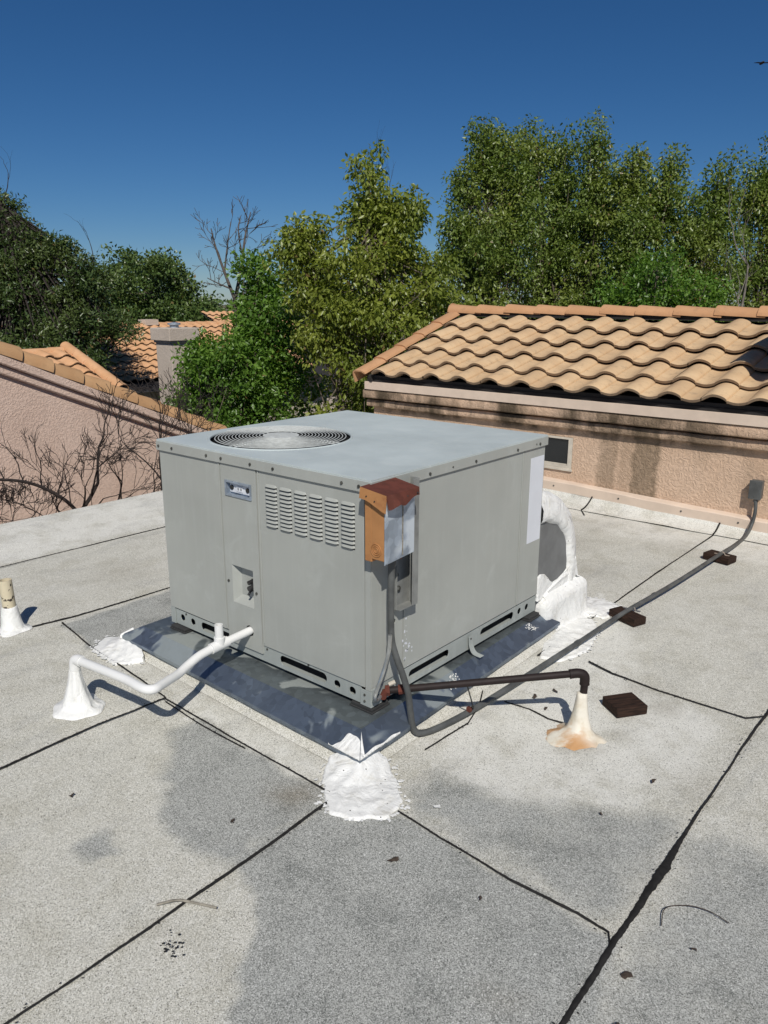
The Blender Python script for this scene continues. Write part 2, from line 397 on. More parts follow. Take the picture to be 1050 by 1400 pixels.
WEAR = [ # (polygon, strength, softness)
 ([(-.43,-.56),(-.31,-.67),(-.19,-.77),(-.04,-.79),(.11,-.76),(.11,-.62),(.14,-.37),(.09,-.33),(-.3,-.32),(-.63,-.29),(-.6,-.43)], .92, .08),
 ([(.11,-.73),(.23,-.76),(.38,-.88),(.42,-.98),(.53,-1.09),(.66,-1.3),(1.2,-.8),(1.06,-.33),(1.04,-.29),(.34,-.26),(.14,-.37),(.13,-.51)], 1.0, .06),
 ([(.34,-.25),(.26,-.11),(.28,.03),(.41,.06),(.56,.04),(.66,.15),(.75,.17),(.92,.29),(1.03,.32),(1.05,.18),(1.04,-.28)], .64, .12),
 ([(-.3,-1.01),(-.31,-.86),(-.21,-.89),(-.15,-.88),(-.15,-1.0),(-.23,-1.03)], .80, .05),
 ([(1.07,.32),(1.15,.35),(1.27,.33),(2.2,.2),(2.2,-1.6),(.9,-1.2),(1.07,-.29)], .66, .16),
 ([(-1.82,-.21),(-1.82,.5),(-1.57,.45),(-1.45,.2),(-1.40,-.05),(-1.47,-.24)], .98, .05),
 ([(-.01,1.78),(-.35,2.45),(-.05,2.53),(.08,2.0)], .35, .15),
 ([(-2.6,-.6),(-2.4,.3),(-2.15,.3),(-2.2,-.6)], .30, .15),
]
COATS = [([(-4,3.0),(5,3.0),(5,3.8),(-4,3.8)], .9, .25), ([(.10,.05),(.35,.15),(.75,.55),(.62,1.0),(.30,1.7),(.0,1.9),(.0,1.3),(.1,.6)], .75, .12), ([(.22,.03),(.5,.10),(.80,.22),(.98,.5),(.95,1.0),(.3,1.1),(.12,.5)], .8, .10), ([(.35,.02),(.55,.0),(.70,.10),(.66,.22),(.4,.2)], 1.0, .06), ([(-1.4,-.15),(-1.35,-.3),(-.6,-.3),(.0,-.32),(.1,-.2)], .6, .08), ([(-3.7,-4),(-2.95,-4),(-2.95,3.5),(-3.7,3.5)], .85, .1), ([(-2.85,1.0),(-1.95,1.0),(-1.95,3.4),(-2.85,3.4)], .5, .2)]
DIRT = [(.02,-.40,.07,.9),(-.6,2.6,.22,.45),(-.25,2.2,.2,.35),(.60,1.00,.10,.5),(.72,.92,.06,.55),(.68,.62,.05,.35),(.16,-1.0,.02,.5),(-.65,3.15,.2,.35),(.05,3.0,.15,.3),(1.0,.5,.08,.3),(-2.3,.4,.2,.3),(.93,-.62,.04,.3),(.62,.47,.05,.5),(.55,.42,.05,.6)]
def poly_sd(px, py, poly):
    P = np.array(poly); Q = np.roll(P, -1, 0); d = np.full(px.shape, 1e9); ins = np.zeros(px.shape, bool)
    for (ax, ay), (bx, by) in zip(P, Q):
        ex, ey = bx-ax, by-ay; wx, wy = px-ax, py-ay
        t = np.clip((wx*ex+wy*ey)/(ex*ex+ey*ey), 0, 1); d = np.minimum(d, (wx-ex*t)**2+(wy-ey*t)**2)
        c = ((ay <= py) & (by > py)) | ((by <= py) & (ay > py))
        with np.errstate(all='ignore'): xi = ax + (py-ay)/(by-ay)*ex
        ins ^= c & (px < xi)
    d = np.sqrt(d); return np.where(ins, -d, d)
def set_wear(me):
    n = len(me.vertices); co = np.empty(n*3); me.vertices.foreach_get('co', co); co = co.reshape(-1, 3); x, y = co[:,0], co[:,1]
    xx = x + .03*sn(x, y, 14, 1); yy = y + .03*sn(x, y, 14, 2)
    w = np.full(n, .10)
    for poly, s, soft in WEAR:
        t = np.clip(.5 - poly_sd(xx, yy, poly)/(2*soft), 0, 1); w = np.maximum(w, s*t*t*(3-2*t))
    d = np.zeros(n)
    for cx, cy, r, s in DIRT: d = np.maximum(d, s*np.exp(-((xx-cx)**2+(yy-cy)**2)/(r*r)))
    c = np.zeros(n)
    for poly, s, soft in COATS:
        t = np.clip(.5 - poly_sd(xx, yy, poly)/(2*soft), 0, 1); c = np.maximum(c, s*t*t*(3-2*t))
    for nm, arr in (('wear', w), ('dirt', d), ('coat', c)):
        at = me.attributes.new(nm, 'FLOAT', 'POINT'); at.data.foreach_set('value', arr.astype(np.float32))

def sheet(x0, x1, y0, y1, step, lift):
    nu = max(2, int((x1-x0)/step)+1); nv = max(2, int((y1-y0)/step)+1); s = MB()
    def f(a, c):
        x = x0+(x1-x0)*a; y = y0+(y1-y0)*c
        if a in (0, 1): x += .004*float(sn(x, y, 11, 3))
        if c in (0, 1): y += .004*float(sn(x, y, 13, 4))
        return (x, y, zr(x, y)+lift+.0035*float(sn(x, y, 2.3, 5))-.003)
    s.grid(nu, nv, f)
    # turned-down edges give each sheet its thickness
    def rim(pts):
        k = len(pts); s.add(list(pts)+[(p[0], p[1], p[2]-.012) for p in pts], [(i, i+1, k+i+1, k+i) for i in range(k-1)])
    top = s.v[:nu*nv]
    rim(top[:nu]); rim(top[-nu:][::-1]); rim(top[::nu][::-1]); rim(top[nu-1::nu])
    me = s.mesh('roofing_sheet', M['granule'], 40); set_wear(me)
    return link('roofing_sheet', me, roof)
SX = [-3.68,-2.895,-1.905,-.83,.137,1.055,2.05,3.05,4.05]
G = .0005
for i in range(len(SX)-1):
    xa, xb = SX[i]+G, SX[i+1]-G
    cuts = {2:[-6,-.26,3.46], 3:[-6,-.315,3.46], 4:[-6,-.28,1.05,3.46]}.get(i, [-6,3.46])
    fine = .03 if 2 <= i <= 5 else .07
    for j in range(len(cuts)-1):
        ya, yb = cuts[j]+G, cuts[j+1]-G
        if ya < -2.2:
            sheet(xa, xb, ya, -2.2, .15, .002*((i+j) % 2)); ya = -2.2+2*G
        if yb-ya > 3 and fine < .05:
            sheet(xa, xb, ya, 1.75, fine, .002*((i+j) % 2)); sheet(xa, xb, 1.75+2*G, yb, .06, .002*((i+j) % 2))
        else: sheet(xa, xb, ya, yb, fine, .002*((i+j) % 2))
# roofing turned up against the house wall
def trim_z(x): return .091 + (x+1.293)*(-.0323)
cs = MB(); prof = [(3.435,0),(3.475,.004),(3.515,.022),(3.55,.5),(3.575,1.0)]
def cant(a, c):
    x = -3.68+7.7*a; k = c*(len(prof)-1); i = min(int(k), len(prof)-2); t = k-i
    y = prof[i][0]*(1-t)+prof[i+1][0]*t; z0 = zr(x, 3.4)+.004; top_ = trim_z(x)+.02-z0
    hs = [0, .004, .02, .5*top_, top_]; z = z0 + hs[i]*(1-t)+hs[i+1]*t
    return (x, y+.006*float(sn(x, y, 6, 1)), z+.003*float(sn(x, y, 9, 2)))
cs.grid(110, 17, cant); me = cs.mesh('roof_upturn', M['granule'], 50); set_wear(me); link('roof_upturn', me, roof)

def seam(pts, width, rough=.5, seed=0, lift=.002):
    P = [Vector((p[0], p[1], 0)) for p in pts]; D = []; st = .007
    for a, c in zip(P, P[1:]):
        k = max(2, int((c-a).length/st))
        D += [a.lerp(c, i/k) for i in range(k)]
    D.append(P[-1]); s = MB(); vs = []; n = len(D); rg = random.Random(int(seed*100)); je = [0, 0]
    for i, p in enumerate(D):
        t = (D[min(i+3,n-1)]-D[max(i-3,0)]).normalized(); q = Vector((-t.y, t.x, 0)); L = i*st
        off = .0022*rough*(math.sin(L*4+seed)+.7*math.sin(L*11+seed*2)+.4*math.sin(L*29+seed))
        wn = .62+.30*math.sin(L*3.1+seed*1.7)*math.sin(L*1.3+seed)+rough*.7*max(0, math.sin(L*4.3+seed*3))**6
        w = width*max(.28, wn)*(.25 if i in (0, n-1) else 1)
        je = [je[e]*.55+rg.uniform(-.16,.16)*rough for e in (0, 1)]
        for k, e in ((-1, 0), (-.45, .003), (.35, .0042), (1, 0)):
            j = (je[0] if k < 0 else je[1]) if abs(k) == 1 else 0
            x, y = p.x+q.x*(off+w*(k+j)*.5), p.y+q.y*(off+w*(k+j)*.5)
            vs.append((x, y, zr(x, y)+lift+e+(rg.uniform(-.001,.0012) if e else 0)))
        if rough > .45 and rg.random() < .16*rough:            # crumbs of tar beside the lap
            r = rg.uniform(.0012,.0034); sd = rg.choice((-1,1)); o_ = off+sd*(w*.5+rg.uniform(.002,.014)); x, y = p.x+q.x*o_, p.y+q.y*o_; a0 = rg.uniform(0,6)
            s.add([(x+r*math.cos(a0+m*1.2566)*rg.uniform(.6,1.4), y+r*math.sin(a0+m*1.2566)*rg.uniform(.6,1.4), zr(x,y)+.003) for m in range(5)]+[(x,y,zr(x,y)+.005)], [(m,(m+1) % 5,5) for m in range(5)], 0)
    b0 = len(s.v); s.add(vs, [(i*4+k, (i+1)*4+k, (i+1)*4+k+1, i*4+k+1) for i in range(n-1) for k in range(3)])
    return s.build('tar_seam', M['tar'], roof, smooth=60)
SEAMS = [([(-2.895,-4),(-2.9,0),(-2.88,1.3),(-2.88,3.44)], .009,.4),
 ([(-1.93,-4),(-1.937,-.456),(-1.87,-.1),(-1.85,.42),(-1.85,3.44)], .014,.8),
 ([(-1.85,-.19),(-1.62,-.225),(-1.449,-.248),(-1.2,-.262),(-.826,-.300)], .013,.8),
 ([(-.84,-3.5),(-.838,-.951),(-.845,-.6),(-.826,-.300)], .014,.8),
 ([(-.826,-.305),(-.4,-.318),(0,-.322),(.11,-.325)], .007,.5), ([(-.80,-.322),(-.55,-.338),(-.30,-.335)], .006,.6),
 ([(.13,-3.5),(.135,-1.374),(.142,-.7),(.133,-.36)], .015,.9),
 ([(.19,.07),(.205,.317),(.163,.458),(.109,.567)], .007,.5), ([(.12,1.0),(.122,1.75),(.11,2.4),(.118,3.3),(.115,3.44)], .013,.4),
 ([(.33,-.253),(.5,-.27),(.756,-.284),(.948,-.276),(1.035,-.285),(1.058,-.33)], .009,.7),
 ([(1.09,-2.5),(1.075,-.9),(1.067,-.586),(1.06,-.3),(1.05,.2),(1.046,1.136),(1.05,2.2),(1.05,3.44)], .019,1.0),
 ([(.321,1.095),(.45,1.055),(.656,1.032),(.85,1.035),(.994,1.035),(1.046,1.10)], .010,.5),
 ([(.225,.548),(.33,.56),(.42,.545),(.505,.557)], .008,.6), ([(-.86,3.44),(-.83,3.40),(-.779,3.327)], .010,.5)]
for k, (p, w, r) in enumerate(SEAMS): seam(p, w, r, k*1.37)
def upturn_seam(x, dx):                                       # the laps carry on up the upturn
    s = MB()
    pts = [(x+dx*t, 3.435+.135*t, .009+(trim_z(x)+.004)*t**1.8) for t in np.linspace(0, 1, 12)]
    s.tube(pts, .006, 6); s.build('tar_seam', M['tar'], roof, smooth=60)
upturn_seam(.115,-.004); upturn_seam(-.86,.02)

# ------------------------------------------------------------------ packaged air conditioner
U = thing('rooftop_air_conditioner', 'large boxy grey rooftop air conditioner with round fan grille and louvred front panel', 'air conditioner')
WX, DY = 1.196, 1.186
core = MB(); core.box((-WX+.03,.045,.135),(-.045,DY-.03,.60)); core.build('inner_body', M['dark'], U)
# lid with a round opening
FC, FR = (-.835,.372), .300
lid = MB()
addplate(lid, rect(-WX-.006,-.006,.006,DY+.006), [circ(*FC, FR, 72)], .004, lambda u, v, w: (u, v, .965+w))
for (a, c) in (((-WX-.006,-.006),(.006,-.004)), ((.004,-.0035),(.006,DY+.0035)), ((-WX-.006,DY+.004),(.006,DY+.006)), ((-WX-.006,-.0035),(-WX-.004,DY+.0035))):
    lid.box((a[0],a[1],.919),(c[0],c[1],.9605))
top = lid.build('top_panel', M['lid'], U, bevel=.0012)
sk = MB(); sk.box((-WX-.0085,-.0085,.9195),(.0085,-.0062,.958)); sk.box((.0062,-.0062,.9195),(.0085,DY+.0085,.958))
sk.build('top_skirt', M['unit'], U, bevel=.001)
w = MB(); w.lathe([(FR+.002,.962),(FR+.002,.70),(0,.70)], (*FC,0), 48, cap=False)
w.build('fan_well', M['dark'], U)
fan = MB()
for k in range(4):
    a0 = k*PI/2+.3
    def bl(u, v, a0=a0): 
        r = .06+.22*v; a = a0+(u-.5)*(1.0-.15*v); return (FC[0]+r*math.cos(a), FC[1]+r*math.sin(a), .86+.05*(u-.5))
    fan.grid(6, 6, bl)
fan.lathe([(.06,.82),(.065,.89),(.03,.9)], (*FC,0), 20)
fan.build('fan_blades', M['valve'], U, smooth=30)
gr = MB(); gr.lathe([(.078,.970),(.078,.974),(.060,.9755),(.02,.9765),(0,.9765)], (*FC,0), 40)
grille = gr.build('fan_grille', M['wire'], U, smooth=30)
rim = MB(); rim.lathe([(FR+.012,.9652),(FR+.009,.9685),(FR+.002,.9685),(FR,.964)], (*FC,0), 72, cap=False); rim.build('rim', M['lid'], grille, smooth=30)
for k in range(14):
    r = .092+.0145*k; rg = MB(); z = .975-.007*(k/13)**2
    rg.tube([(FC[0]+r*math.cos(a), FC[1]+r*math.sin(a), z) for a in np.linspace(0, 2*PI, 57)], 0.0021, 5, cap=False)
    rg.build('ring', M['wire'], grille, smooth=80)
for k in range(4):
    a = k*PI/2+.12; sp = MB()
    for da in (-.035,.035):
        sp.tube([(FC[0]+math.cos(a)*.08-math.sin(a)*da*.4, FC[1]+math.sin(a)*.08+math.cos(a)*da*.4, .972),(FC[0]+math.cos(a)*(FR+.005)-math.sin(a)*da*.4, FC[1]+math.sin(a)*(FR+.005)+math.cos(a)*da*.4, .9675)], .0022, 6)
    sp.build('spoke', M['wire'], grille, smooth=60)
# front panels (face y=0) and right panels (face x=0)
TH = .004
def fpanel(x0, x1, z0, z1=.917, holes=(), name='side_panel', y=0.0, fold=True):
    p = MB(); addplate(p, rect(x0,z0,x1,z1), list(holes), TH, FRONT(y))
    if fold: p.box((x0,y+TH+.0005,z0),(x0+.003,y+.03,z1)); p.box((x1-.003,y+TH+.0005,z0),(x1,y+.03,z1))
    return p.build(name, M['unit'], U, bevel=.0012)
fpanel(-1.193,-.7885,.206)
p2 = fpanel(-.7835,-.5745,.160,.917,[rect(-.752,.798,-.606,.850), rect(-.743,.345,-.614,.505), circ(-.648,.241,.023)], y=-.002)
p3 = fpanel(-.5695,-.0285,.200)
fpanel(-.0255,-.001,.192,name='corner_post')
def rpanel(y0, y1, z0, z1=.917, holes=()):
    p = MB(); addplate(p, rect(y0,z0,y1,z1), list(holes), TH, RIGHT(0.0))
    p.box((-.03,y0,z0),(-TH-.0005,y0+.003,z1)); p.box((-.03,y1-.003,z0),(-TH-.0005,y1,z1))
    return p.build('side_panel', M['unit'], U, bevel=.0012)
rpanel(.004,.1775,.205,.917,[circ(.125,.42,.012)]); rpanel(.182,1.000,.212); rpanel(1.0045,1.184,.212)
# the two hidden sides
hb = MB(); hb.box((-WX,DY-.004,.205),(-.0305,DY,.9185)); hb.build('side_panel', M['unit'], U, bevel=.0012)
hb = MB(); hb.box((-WX,.0305,.205),(-WX+.004,DY-.0045,.9185)); hb.build('side_panel', M['unit'], U, bevel=.0012)
# slim raised strips beside the panel joints
for x in (-.7950,-.5620): 
    q = MB(); q.box((x-.0035,-.0032,.21),(x+.0035,-.0004,.915)); q.build('panel_rib', M['unit'], U, bevel=.0012)
q = MB(); q.box((.0004,.994-.0035,.215),(.003,.994+.0035,.915)); q.build('panel_rib', M['unit'], U, bevel=.0012)
# louvres
lv = MB(); hw = .033
prof = [(0,.0065),(-.0065,.0015),(-.0095,-.0030),(-.0085,-.0036),(0,.0005)]
ends = 7
def lsec(t):
    k = math.sqrt(max(0, 1-abs(t)**5)); return [( t*hw, y*k-.0002, z*(0.35+.65*k)) for y, z in prof]
secs = [lsec(-1+2*i/12) for i in range(13)]; vs = sum(secs, []); n = len(prof)
lv.add(vs, [(i*n+k, (i+1)*n+k, (i+1)*n+(k+1) % n, i*n+(k+1) % n) for i in range(12) for k in range(n)])
lv.box((-hw*.94,-.0006,-.0082),(hw*.94,.0004,.0003), 1)
lvm = lv.mesh('louver', [M['unit'], M['dark']], 50)
for c in range(6):
    for r in range(11):
        share('louver', lvm, p3, Matrix.Translation(Vector((-.4905+.0777*c, 0, .867-.0152*r)))).matrix_parent_inverse = Matrix()
# service outlet in its pocket
fr = MB(); addplate(fr, rect(-.757,.793,-.601,.855), [rect(-.749,.801,-.609,.847)], .004, FRONT(-.0065))
outlet = fr.build('outlet', M['galvbox'], U, bevel=.001)
pk = MB(); pk.box((-.754,.016,.797),(-.604,.018,.851)); pk.box((-.754,.0005,.797),(-.7515,.0155,.851)); pk.box((-.6065,.0005,.797),(-.604,.0155,.851)); pk.box((-.751,.0005,.797),(-.607,.0155,.7995)); pk.box((-.751,.0005,.8485),(-.607,.0155,.851))
pk.build('pocket', M['galvbox'], outlet)
fp = MB(); fp.box((-.742,.008,.806),(-.616,.0158,.842)); fpo = fp.build('faceplate', M['label'], outlet, bevel=.002)
for x in (-.728,-.634):
    q = MB(); q.lathe([(.0105,0),(.0095,.004),(0,.004)], (x,.008,.826), 8 if x > -.7 else 14, axis=Vector((0,-1,0))); q.build('socket', M['valve'], outlet)
q = MB(); q.box((-.700,.0055,.813),(-.662,.0078,.836)); q.build('switch', M['label'], outlet, bevel=.001)
for x in (-.690,-.673):
    q = MB(); q.box((x,.0042,.820),(x+.0035,.0053,.829)); q.build('slot', M['dark'], outlet)
# scooped access pocket with service valves
pk = MB()
A = [(-.743,-.0015,.345),(-.614,-.0015,.345),(-.614,-.0015,.505),(-.743,-.0015,.505)]; B_ = [(-.722,.030,.372),(-.616,.030,.372),(-.616,.030,.503),(-.722,.030,.503)]
pk.add(A+B_, [(4,5,6,7),(0,1,5,4),(1,2,6,5),(2,3,7,6),(3,0,4,7)])
pocket = pk.build('access_pocket', M['unit'], U)
q = MB(); q.tube([(-.640,.028,.452),(-.642,-.004,.448)], .009, 10); q.tube([(-.636,.028,.428),(-.640,-.006,.424)], .011, 10); q.tube([(-.637,.015,.462),(-.637,.013,.410)], .006, 8); q.tube([(-.640,.01,.418),(-.646,-.004,.396)], .005, 8)
q.build('service_valve', M['valve'], pocket, smooth=40)
# base rails with real lightening holes
rl = MB(); addplate(rl, rect(-WX,.128,-.050,.1985), [slot(-.985,-.759,.165,.020), slot(-.481,-.224,.165,.020), circ(-1.117,.166,.016), circ(-1.043,.166,.016), circ(-.171,.162,.016), circ(-.094,.162,.016)], .003, FRONT(.006))
rl.box((-WX,.0065,.128),(-.05,.05,.131)); rl.build('base_rail', M['rail'], U, bevel=.0008)
rl = MB(); addplate(rl, rect(.05,.128,DY,.205), [slot(.225,.487,.165,.019), slot(.718,.989,.168,.019), circ(1.04,.170,.015), circ(1.106,.170,.015)], .003, RIGHT(-.006))
rl.box((-.05,.05,.128),(-.0095,DY,.131)); rl.build('base_rail', M['rail'], U, bevel=.0008)
q = MB(); q.box((-WX,DY-.008,.128),(-.05,DY-.003,.204)); q.build('base_rail', M['rail'], U)
q = MB(); q.box((-WX+.001,.05,.128),(-WX+.004,DY-.01,.204)); q.build('base_rail', M['rail'], U)
cb = MB(); cb.box((-.052,.0005,.126),(.0005,.0035,.190)); cb.box((-.0025,.0037,.126),(.0005,.062,.196)); cb.build('corner_bracket', M['rail'], U, bevel=.0015)
cb = MB(); cb.box((-WX-.004,.002,.126),(-WX+.03,.0048,.206)); cb.box((-WX-.004,.005,.126),(-WX-.001,.05,.206)); cb.build('corner_bracket', M['rail'], U, bevel=.0015)
# hold-down strap on the right rail
q = MB(); rg_ = random.Random(5)
for k in range(26):
    y, z = .185+rg_.gauss(.018,.012), .30+rg_.gauss(0,.045); r = rg_.uniform(.002,.006); a0 = rg_.uniform(0,6)
    q.add([(.0006,y+r*math.cos(a0+i*1.05)*rg_.uniform(.5,1.3),z+1.3*r*math.sin(a0+i*1.05)*rg_.uniform(.5,1.3)) for i in range(6)], [tuple(range(6))])
q.build('paint_flakes', M['label'], U)['kind'] = 'stuff'
st = MB(); sp = smooth_path([(.000,.632,.190),(.004,.632,.150),(.020,.634,.118),(.055,.640,.1085)], 5)
vs = []
for p in sp: vs += [(p.x,p.y-.014,p.z),(p.x,p.y+.014,p.z),(p.x+.002,p.y+.014,p.z+.002),(p.x+.002,p.y-.014,p.z+.002)]
st.add(vs, [(i*4+k,(i+1)*4+k,(i+1)*4+(k+1) % 4,i*4+(k+1) % 4) for i in range(len(sp)-1) for k in range(4)]); st.build('hold_down_strap', M['rail'], U, smooth=40)
# screws
SCM = MB(); SCM.lathe([(.0062,0),(.0062,.0022),(.0040,.0022),(.0040,.005),(0,.0055)], (0,0,0), 8, axis=Vector((0,-1,0)))
SCM = SCM.mesh('screw', M['screw'], 40)
def screw(x, y, z, right=False, s=1.0):
    share('screw', SCM, U, Matrix.Translation(Vector((x,y,z))) @ Matrix.Rotation(PI/2 if right else 0, 4, 'Z') @ Matrix.Diagonal((s,s,s,1)))
for x in (-1.185,-1.091,-.86,-.768,-.595,-.468,-.123,-.045): screw(x, -.0085, .938)
for y in (.316,.615,.93,1.12): screw(.0085, y, .934, True)
for y in (.46,1.09): screw(.0085, y, .936, True, .6)
screw(-.766,-.002,.43); screw(-.596,-.002,.415); screw(-.555,.006,.185,s=.8); screw(-1.09,.006,.19,s=.8); screw(-.32,.006,.192,s=.8); screw(-.03,.0005,.17,s=.8); screw(-.03,.0005,.145,s=.8); screw(.0,.632,.178,True)
lb = MB(); lb.box((.0003,1.062,.486),(.0014,1.178,.876)); lb.build('blank_label', M['label'], U)
# rubber pads
for (x, y) in ((-.045,.045),(-1.13,.03),(-.03,1.14),(-1.13,1.14)):
    q = MB(); q.box((x-.055,y-.05,.106),(x+.055,y+.05,.113)); q.box((x-.05,y-.046,.1135),(x+.05,y+.046,.124)); q.build('rubber_pad', M['black'], U, bevel=.002)

# ------------------------------------------------------------------ sheet metal curb cap and its curb
P = thing('curb_cap', 'blue grey galvanised metal tray with sloping edges under the air conditioner', 'metal platform')
Bz = .053
OUT = [(.116,-.190),(.078,1.290),(-1.365,1.335),(-1.385,-.150)]; IN = [(.040,-.098),(.014,1.210),(-1.290,1.260),(-1.300,-.085)]
q = MB(); q.add([(*IN[3],.105),(*IN[0],.105),(*IN[1],.105),(*IN[2],.105)], [(0,1,2,3)]); q.build('tray_top', M['tray'], P)
for i in range(4):
    j = (i+1) % 4; q = MB(); n = 24; a0, a1, b0, b1 = Vector((*IN[i],.1049)), Vector((*IN[j],.1049)), Vector((*OUT[i],Bz+.004)), Vector((*OUT[j],Bz+.004))
    def f(u, v):
        p = a0.lerp(a1, u).lerp(b0.lerp(b1, u), min(v*1.25, 1)); 
        k = math.sin(u*31+i)*math.sin(u*13)*.0014*min(v*1.25, 1)
        if v > .8: p.z -= (v-.8)/.2*.014
        return (p.x, p.y, p.z+k)
    q.grid(n, 6, f); q.build('sloping_flange', M['galv'], P, smooth=35)
    sx = MB()
curb = MB()
def ring(o, z): return [(p[0]+o*(1 if p[0] > -.5 else -1), p[1]+o*(1 if p[1] > .5 else -1), z) for p in OUT]
lv_ = [ring(-.022,.054), ring(-.018,.034), ring(-.012,.012), ring(.012,.0003)]
vs = []
N = 40
for L in lv_:
    for i in range(4):
        a, c = Vector(L[i]), Vector(L[(i+1) % 4]); vs += [a.lerp(c, k/N) for k in range(N)]
T = 4*N; curb.add(vs, [(j*T+k, j*T+(k+1) % T, (j+1)*T+(k+1) % T, (j+1)*T+k) for j in range(3) for k in range(T)])
me = curb.mesh('roof_curb', M['granule'], 60); set_wear(me)
link('roof_curb', me, roof)

# ------------------------------------------------------------------ white mastic
def mound(name, poly, hfun, label, seed=0, rings=26, segs=110, group='white mastic patches', mat='mastic', base=.006):
    c = Vector((sum(p[0] for p in poly)/len(poly), sum(p[1] for p in poly)/len(poly))); R = []
    for k in range(segs):
        a = 2*PI*k/segs; d = Vector((math.cos(a), math.sin(a))); best = .05
        for i in range(len(poly)):
            p, q = Vector(poly[i])-c, Vector(poly[(i+1) % len(poly)])-c; e = q-p; den = d.x*e.y-d.y*e.x
            if abs(den) < 1e-9: continue
            t = (p.x*e.y-p.y*e.x)/den; s = (p.x*d.y-p.y*d.x)/den
            if t > 0 and -1e-6 <= s <= 1+1e-6: best = max(best, t)
        R.append(best)
    R = [(R[k-1]+R[k]*2+R[(k+1) % segs])/4*(1+.06*float(sn(math.cos(2*PI*k/segs)*3, math.sin(2*PI*k/segs)*3, 3, seed))+random.uniform(-.012,.012)) for k in range(segs)]
    m = MB(); vs = []
    for j in range(rings+1):
        t = j/rings
        for k in range(segs):
            a = 2*PI*k/segs; x, y = c.x+R[k]*t*math.cos(a), c.y+R[k]*t*math.sin(a)
            h = hfun(x, y, t)
            h += (.0022*float(sn(x, y, 30, seed))+.0014*float(sn(x, y, 80, seed+1))+.0020*math.sin(x*95+y*40+2*math.sin(y*37)))*min(1, (1-t)*4)
            vs.append((x, y, zr(x, y) + (max(h, base) if t < .97 else base) if t < 1 else zr(x, y)-.003))
    m.add(vs, [(j*segs+k, j*segs+(k+1) % segs, (j+1)*segs+(k+1) % segs, (j+1)*segs+k) for j in range(rings) for k in range(segs)])
    m.add(vs[:segs], [tuple(range(segs))])
    rg_ = random.Random(seed)
    for q_ in range(70):                                       # thin dabs beyond the edge
        k = rg_.randrange(segs); a = 2*PI*k/segs; t = 1+abs(rg_.gauss(.0,.09)); r = rg_.uniform(.002,.009); x, y = c.x+R[k]*t*math.cos(a), c.y+R[k]*t*math.sin(a); a0 = rg_.uniform(0,6)
        m.add([(x+r*math.cos(a0+i*.9)*rg_.uniform(.4,1.4), y+r*math.sin(a0+i*.9)*rg_.uniform(.4,1.4), zr(x,y)+.0045) for i in range(7)]+[(x,y,zr(x,y)+.006)], [(i,(i+1) % 7,7) for i in range(7)])
    return tag(m.build(name, M[mat], None, smooth=60), label, 'mastic patch', group)
def from_curb(h0, reach):
    def f(x, y, t):
        dx = max(x-.112, -1.34-x, 0); dy = max(-.182-y, y-1.29, 0); d = math.hypot(dx, dy)
        return .010 + max(0, h0*(1-d/reach))**1.0*(1.15 if d < reach else 0) if d < reach else .010*(1-t)+.004
    return f
def hcorner(x, y, t):
    dx = max(x-.100, 0); dy = max(-.174-y, 0); d = math.hypot(dx, dy); return .046*max(0, 1-d/.105)**1.3+.011*(1-t**4)
def hleft(x, y, t):
    dx = max(-1.365-x, 0); dy = max(-.136-y, 0); d = math.hypot(dx, dy); return .042*max(0, 1-d/.11)**1.3+.011*(1-t**4)
def hright(x, y, t): return .012*(1-t**3)
mound('mastic_patch', [(-.02,-.205),(.03,-.285),(.10,-.345),(.17,-.395),(.24,-.38),(.325,-.30),(.315,-.21),(.24,-.145),(.145,-.07),(.07,-.10)], hcorner, 'thick white mastic running from the near front corner of the metal tray', 1)
mound('mastic_patch', [(-1.46,-.26),(-1.53,-.14),(-1.40,-.06),(-1.30,-.12),(-1.16,-.17),(-1.24,-.27)], hleft, 'white mastic lump at the left corner of the metal tray', 2)
mound('mastic_patch', [(.05,1.20),(.0,1.42),(.13,1.56),(.22,1.42),(.27,1.2),(.23,1.02),(.14,.98)], hright, 'thin white mastic smear beside the far right corner of the metal tray', 3)
mound('mastic_patch', [(-.02,1.55),(-.1,1.75),(.05,1.83),(.20,1.78),(.17,1.6)], hright, 'white mastic spread around the foot of the painted duct', 4)
# blobs of mastic on the tray corners
def flange_pt(i, u, v, lift):
    j = (i+1) % 4; a = Vector((*IN[i],.105)).lerp(Vector((*IN[j],.105)), u); c = Vector((*OUT[i],Bz+.004)).lerp(Vector((*OUT[j],Bz+.004)), u)
    p = a.lerp(c, min(v, 1.0)); p.z += lift - max(0, v-1)*.06; return p
def smear(i, u0, u1, vf, name='mastic_smear'):
    m = MB(); m.grid(40, 10, lambda a, c: tuple(flange_pt(i, u0+(u1-u0)*a, vf(a)+(1.10-vf(a))*c, .0035+.0015*math.sin(a*23)*math.sin(c*9)))); return m.build(name, M['mastic'], P, smooth=60)
smear(3, .90, .999, lambda a: .97-.60*S01(a*1.3)+.07*math.sin(a*7)+.03*math.sin(a*19))
smear(0, .001, .15, lambda a: .90+.05*a+.03*math.sin(a*14) if a > .10 else .12+7.8*a)
for (u0, u1, v0, v1) in ((.375,.435,.18,.80),(.86,.90,.1,.6)):
    q = MB(); rg_ = random.Random(int(u0*100))
    for k in range(46):
        u, v = rg_.uniform(u0,u1), rg_.uniform(v0,v1); r = rg_.uniform(.12,.26); c_ = [flange_pt(0, u+.011*r*math.cos(a)*rg_.uniform(.5,1.5), v+.16*r*math.sin(a)*rg_.uniform(.5,1.5), .0035) for a in np.linspace(0, 5.2, 6)]
        q.add(c_, [(5,4,3,2,1,0)])
    q.build('mastic_smear', M['mastic'], P)['kind'] = 'stuff'
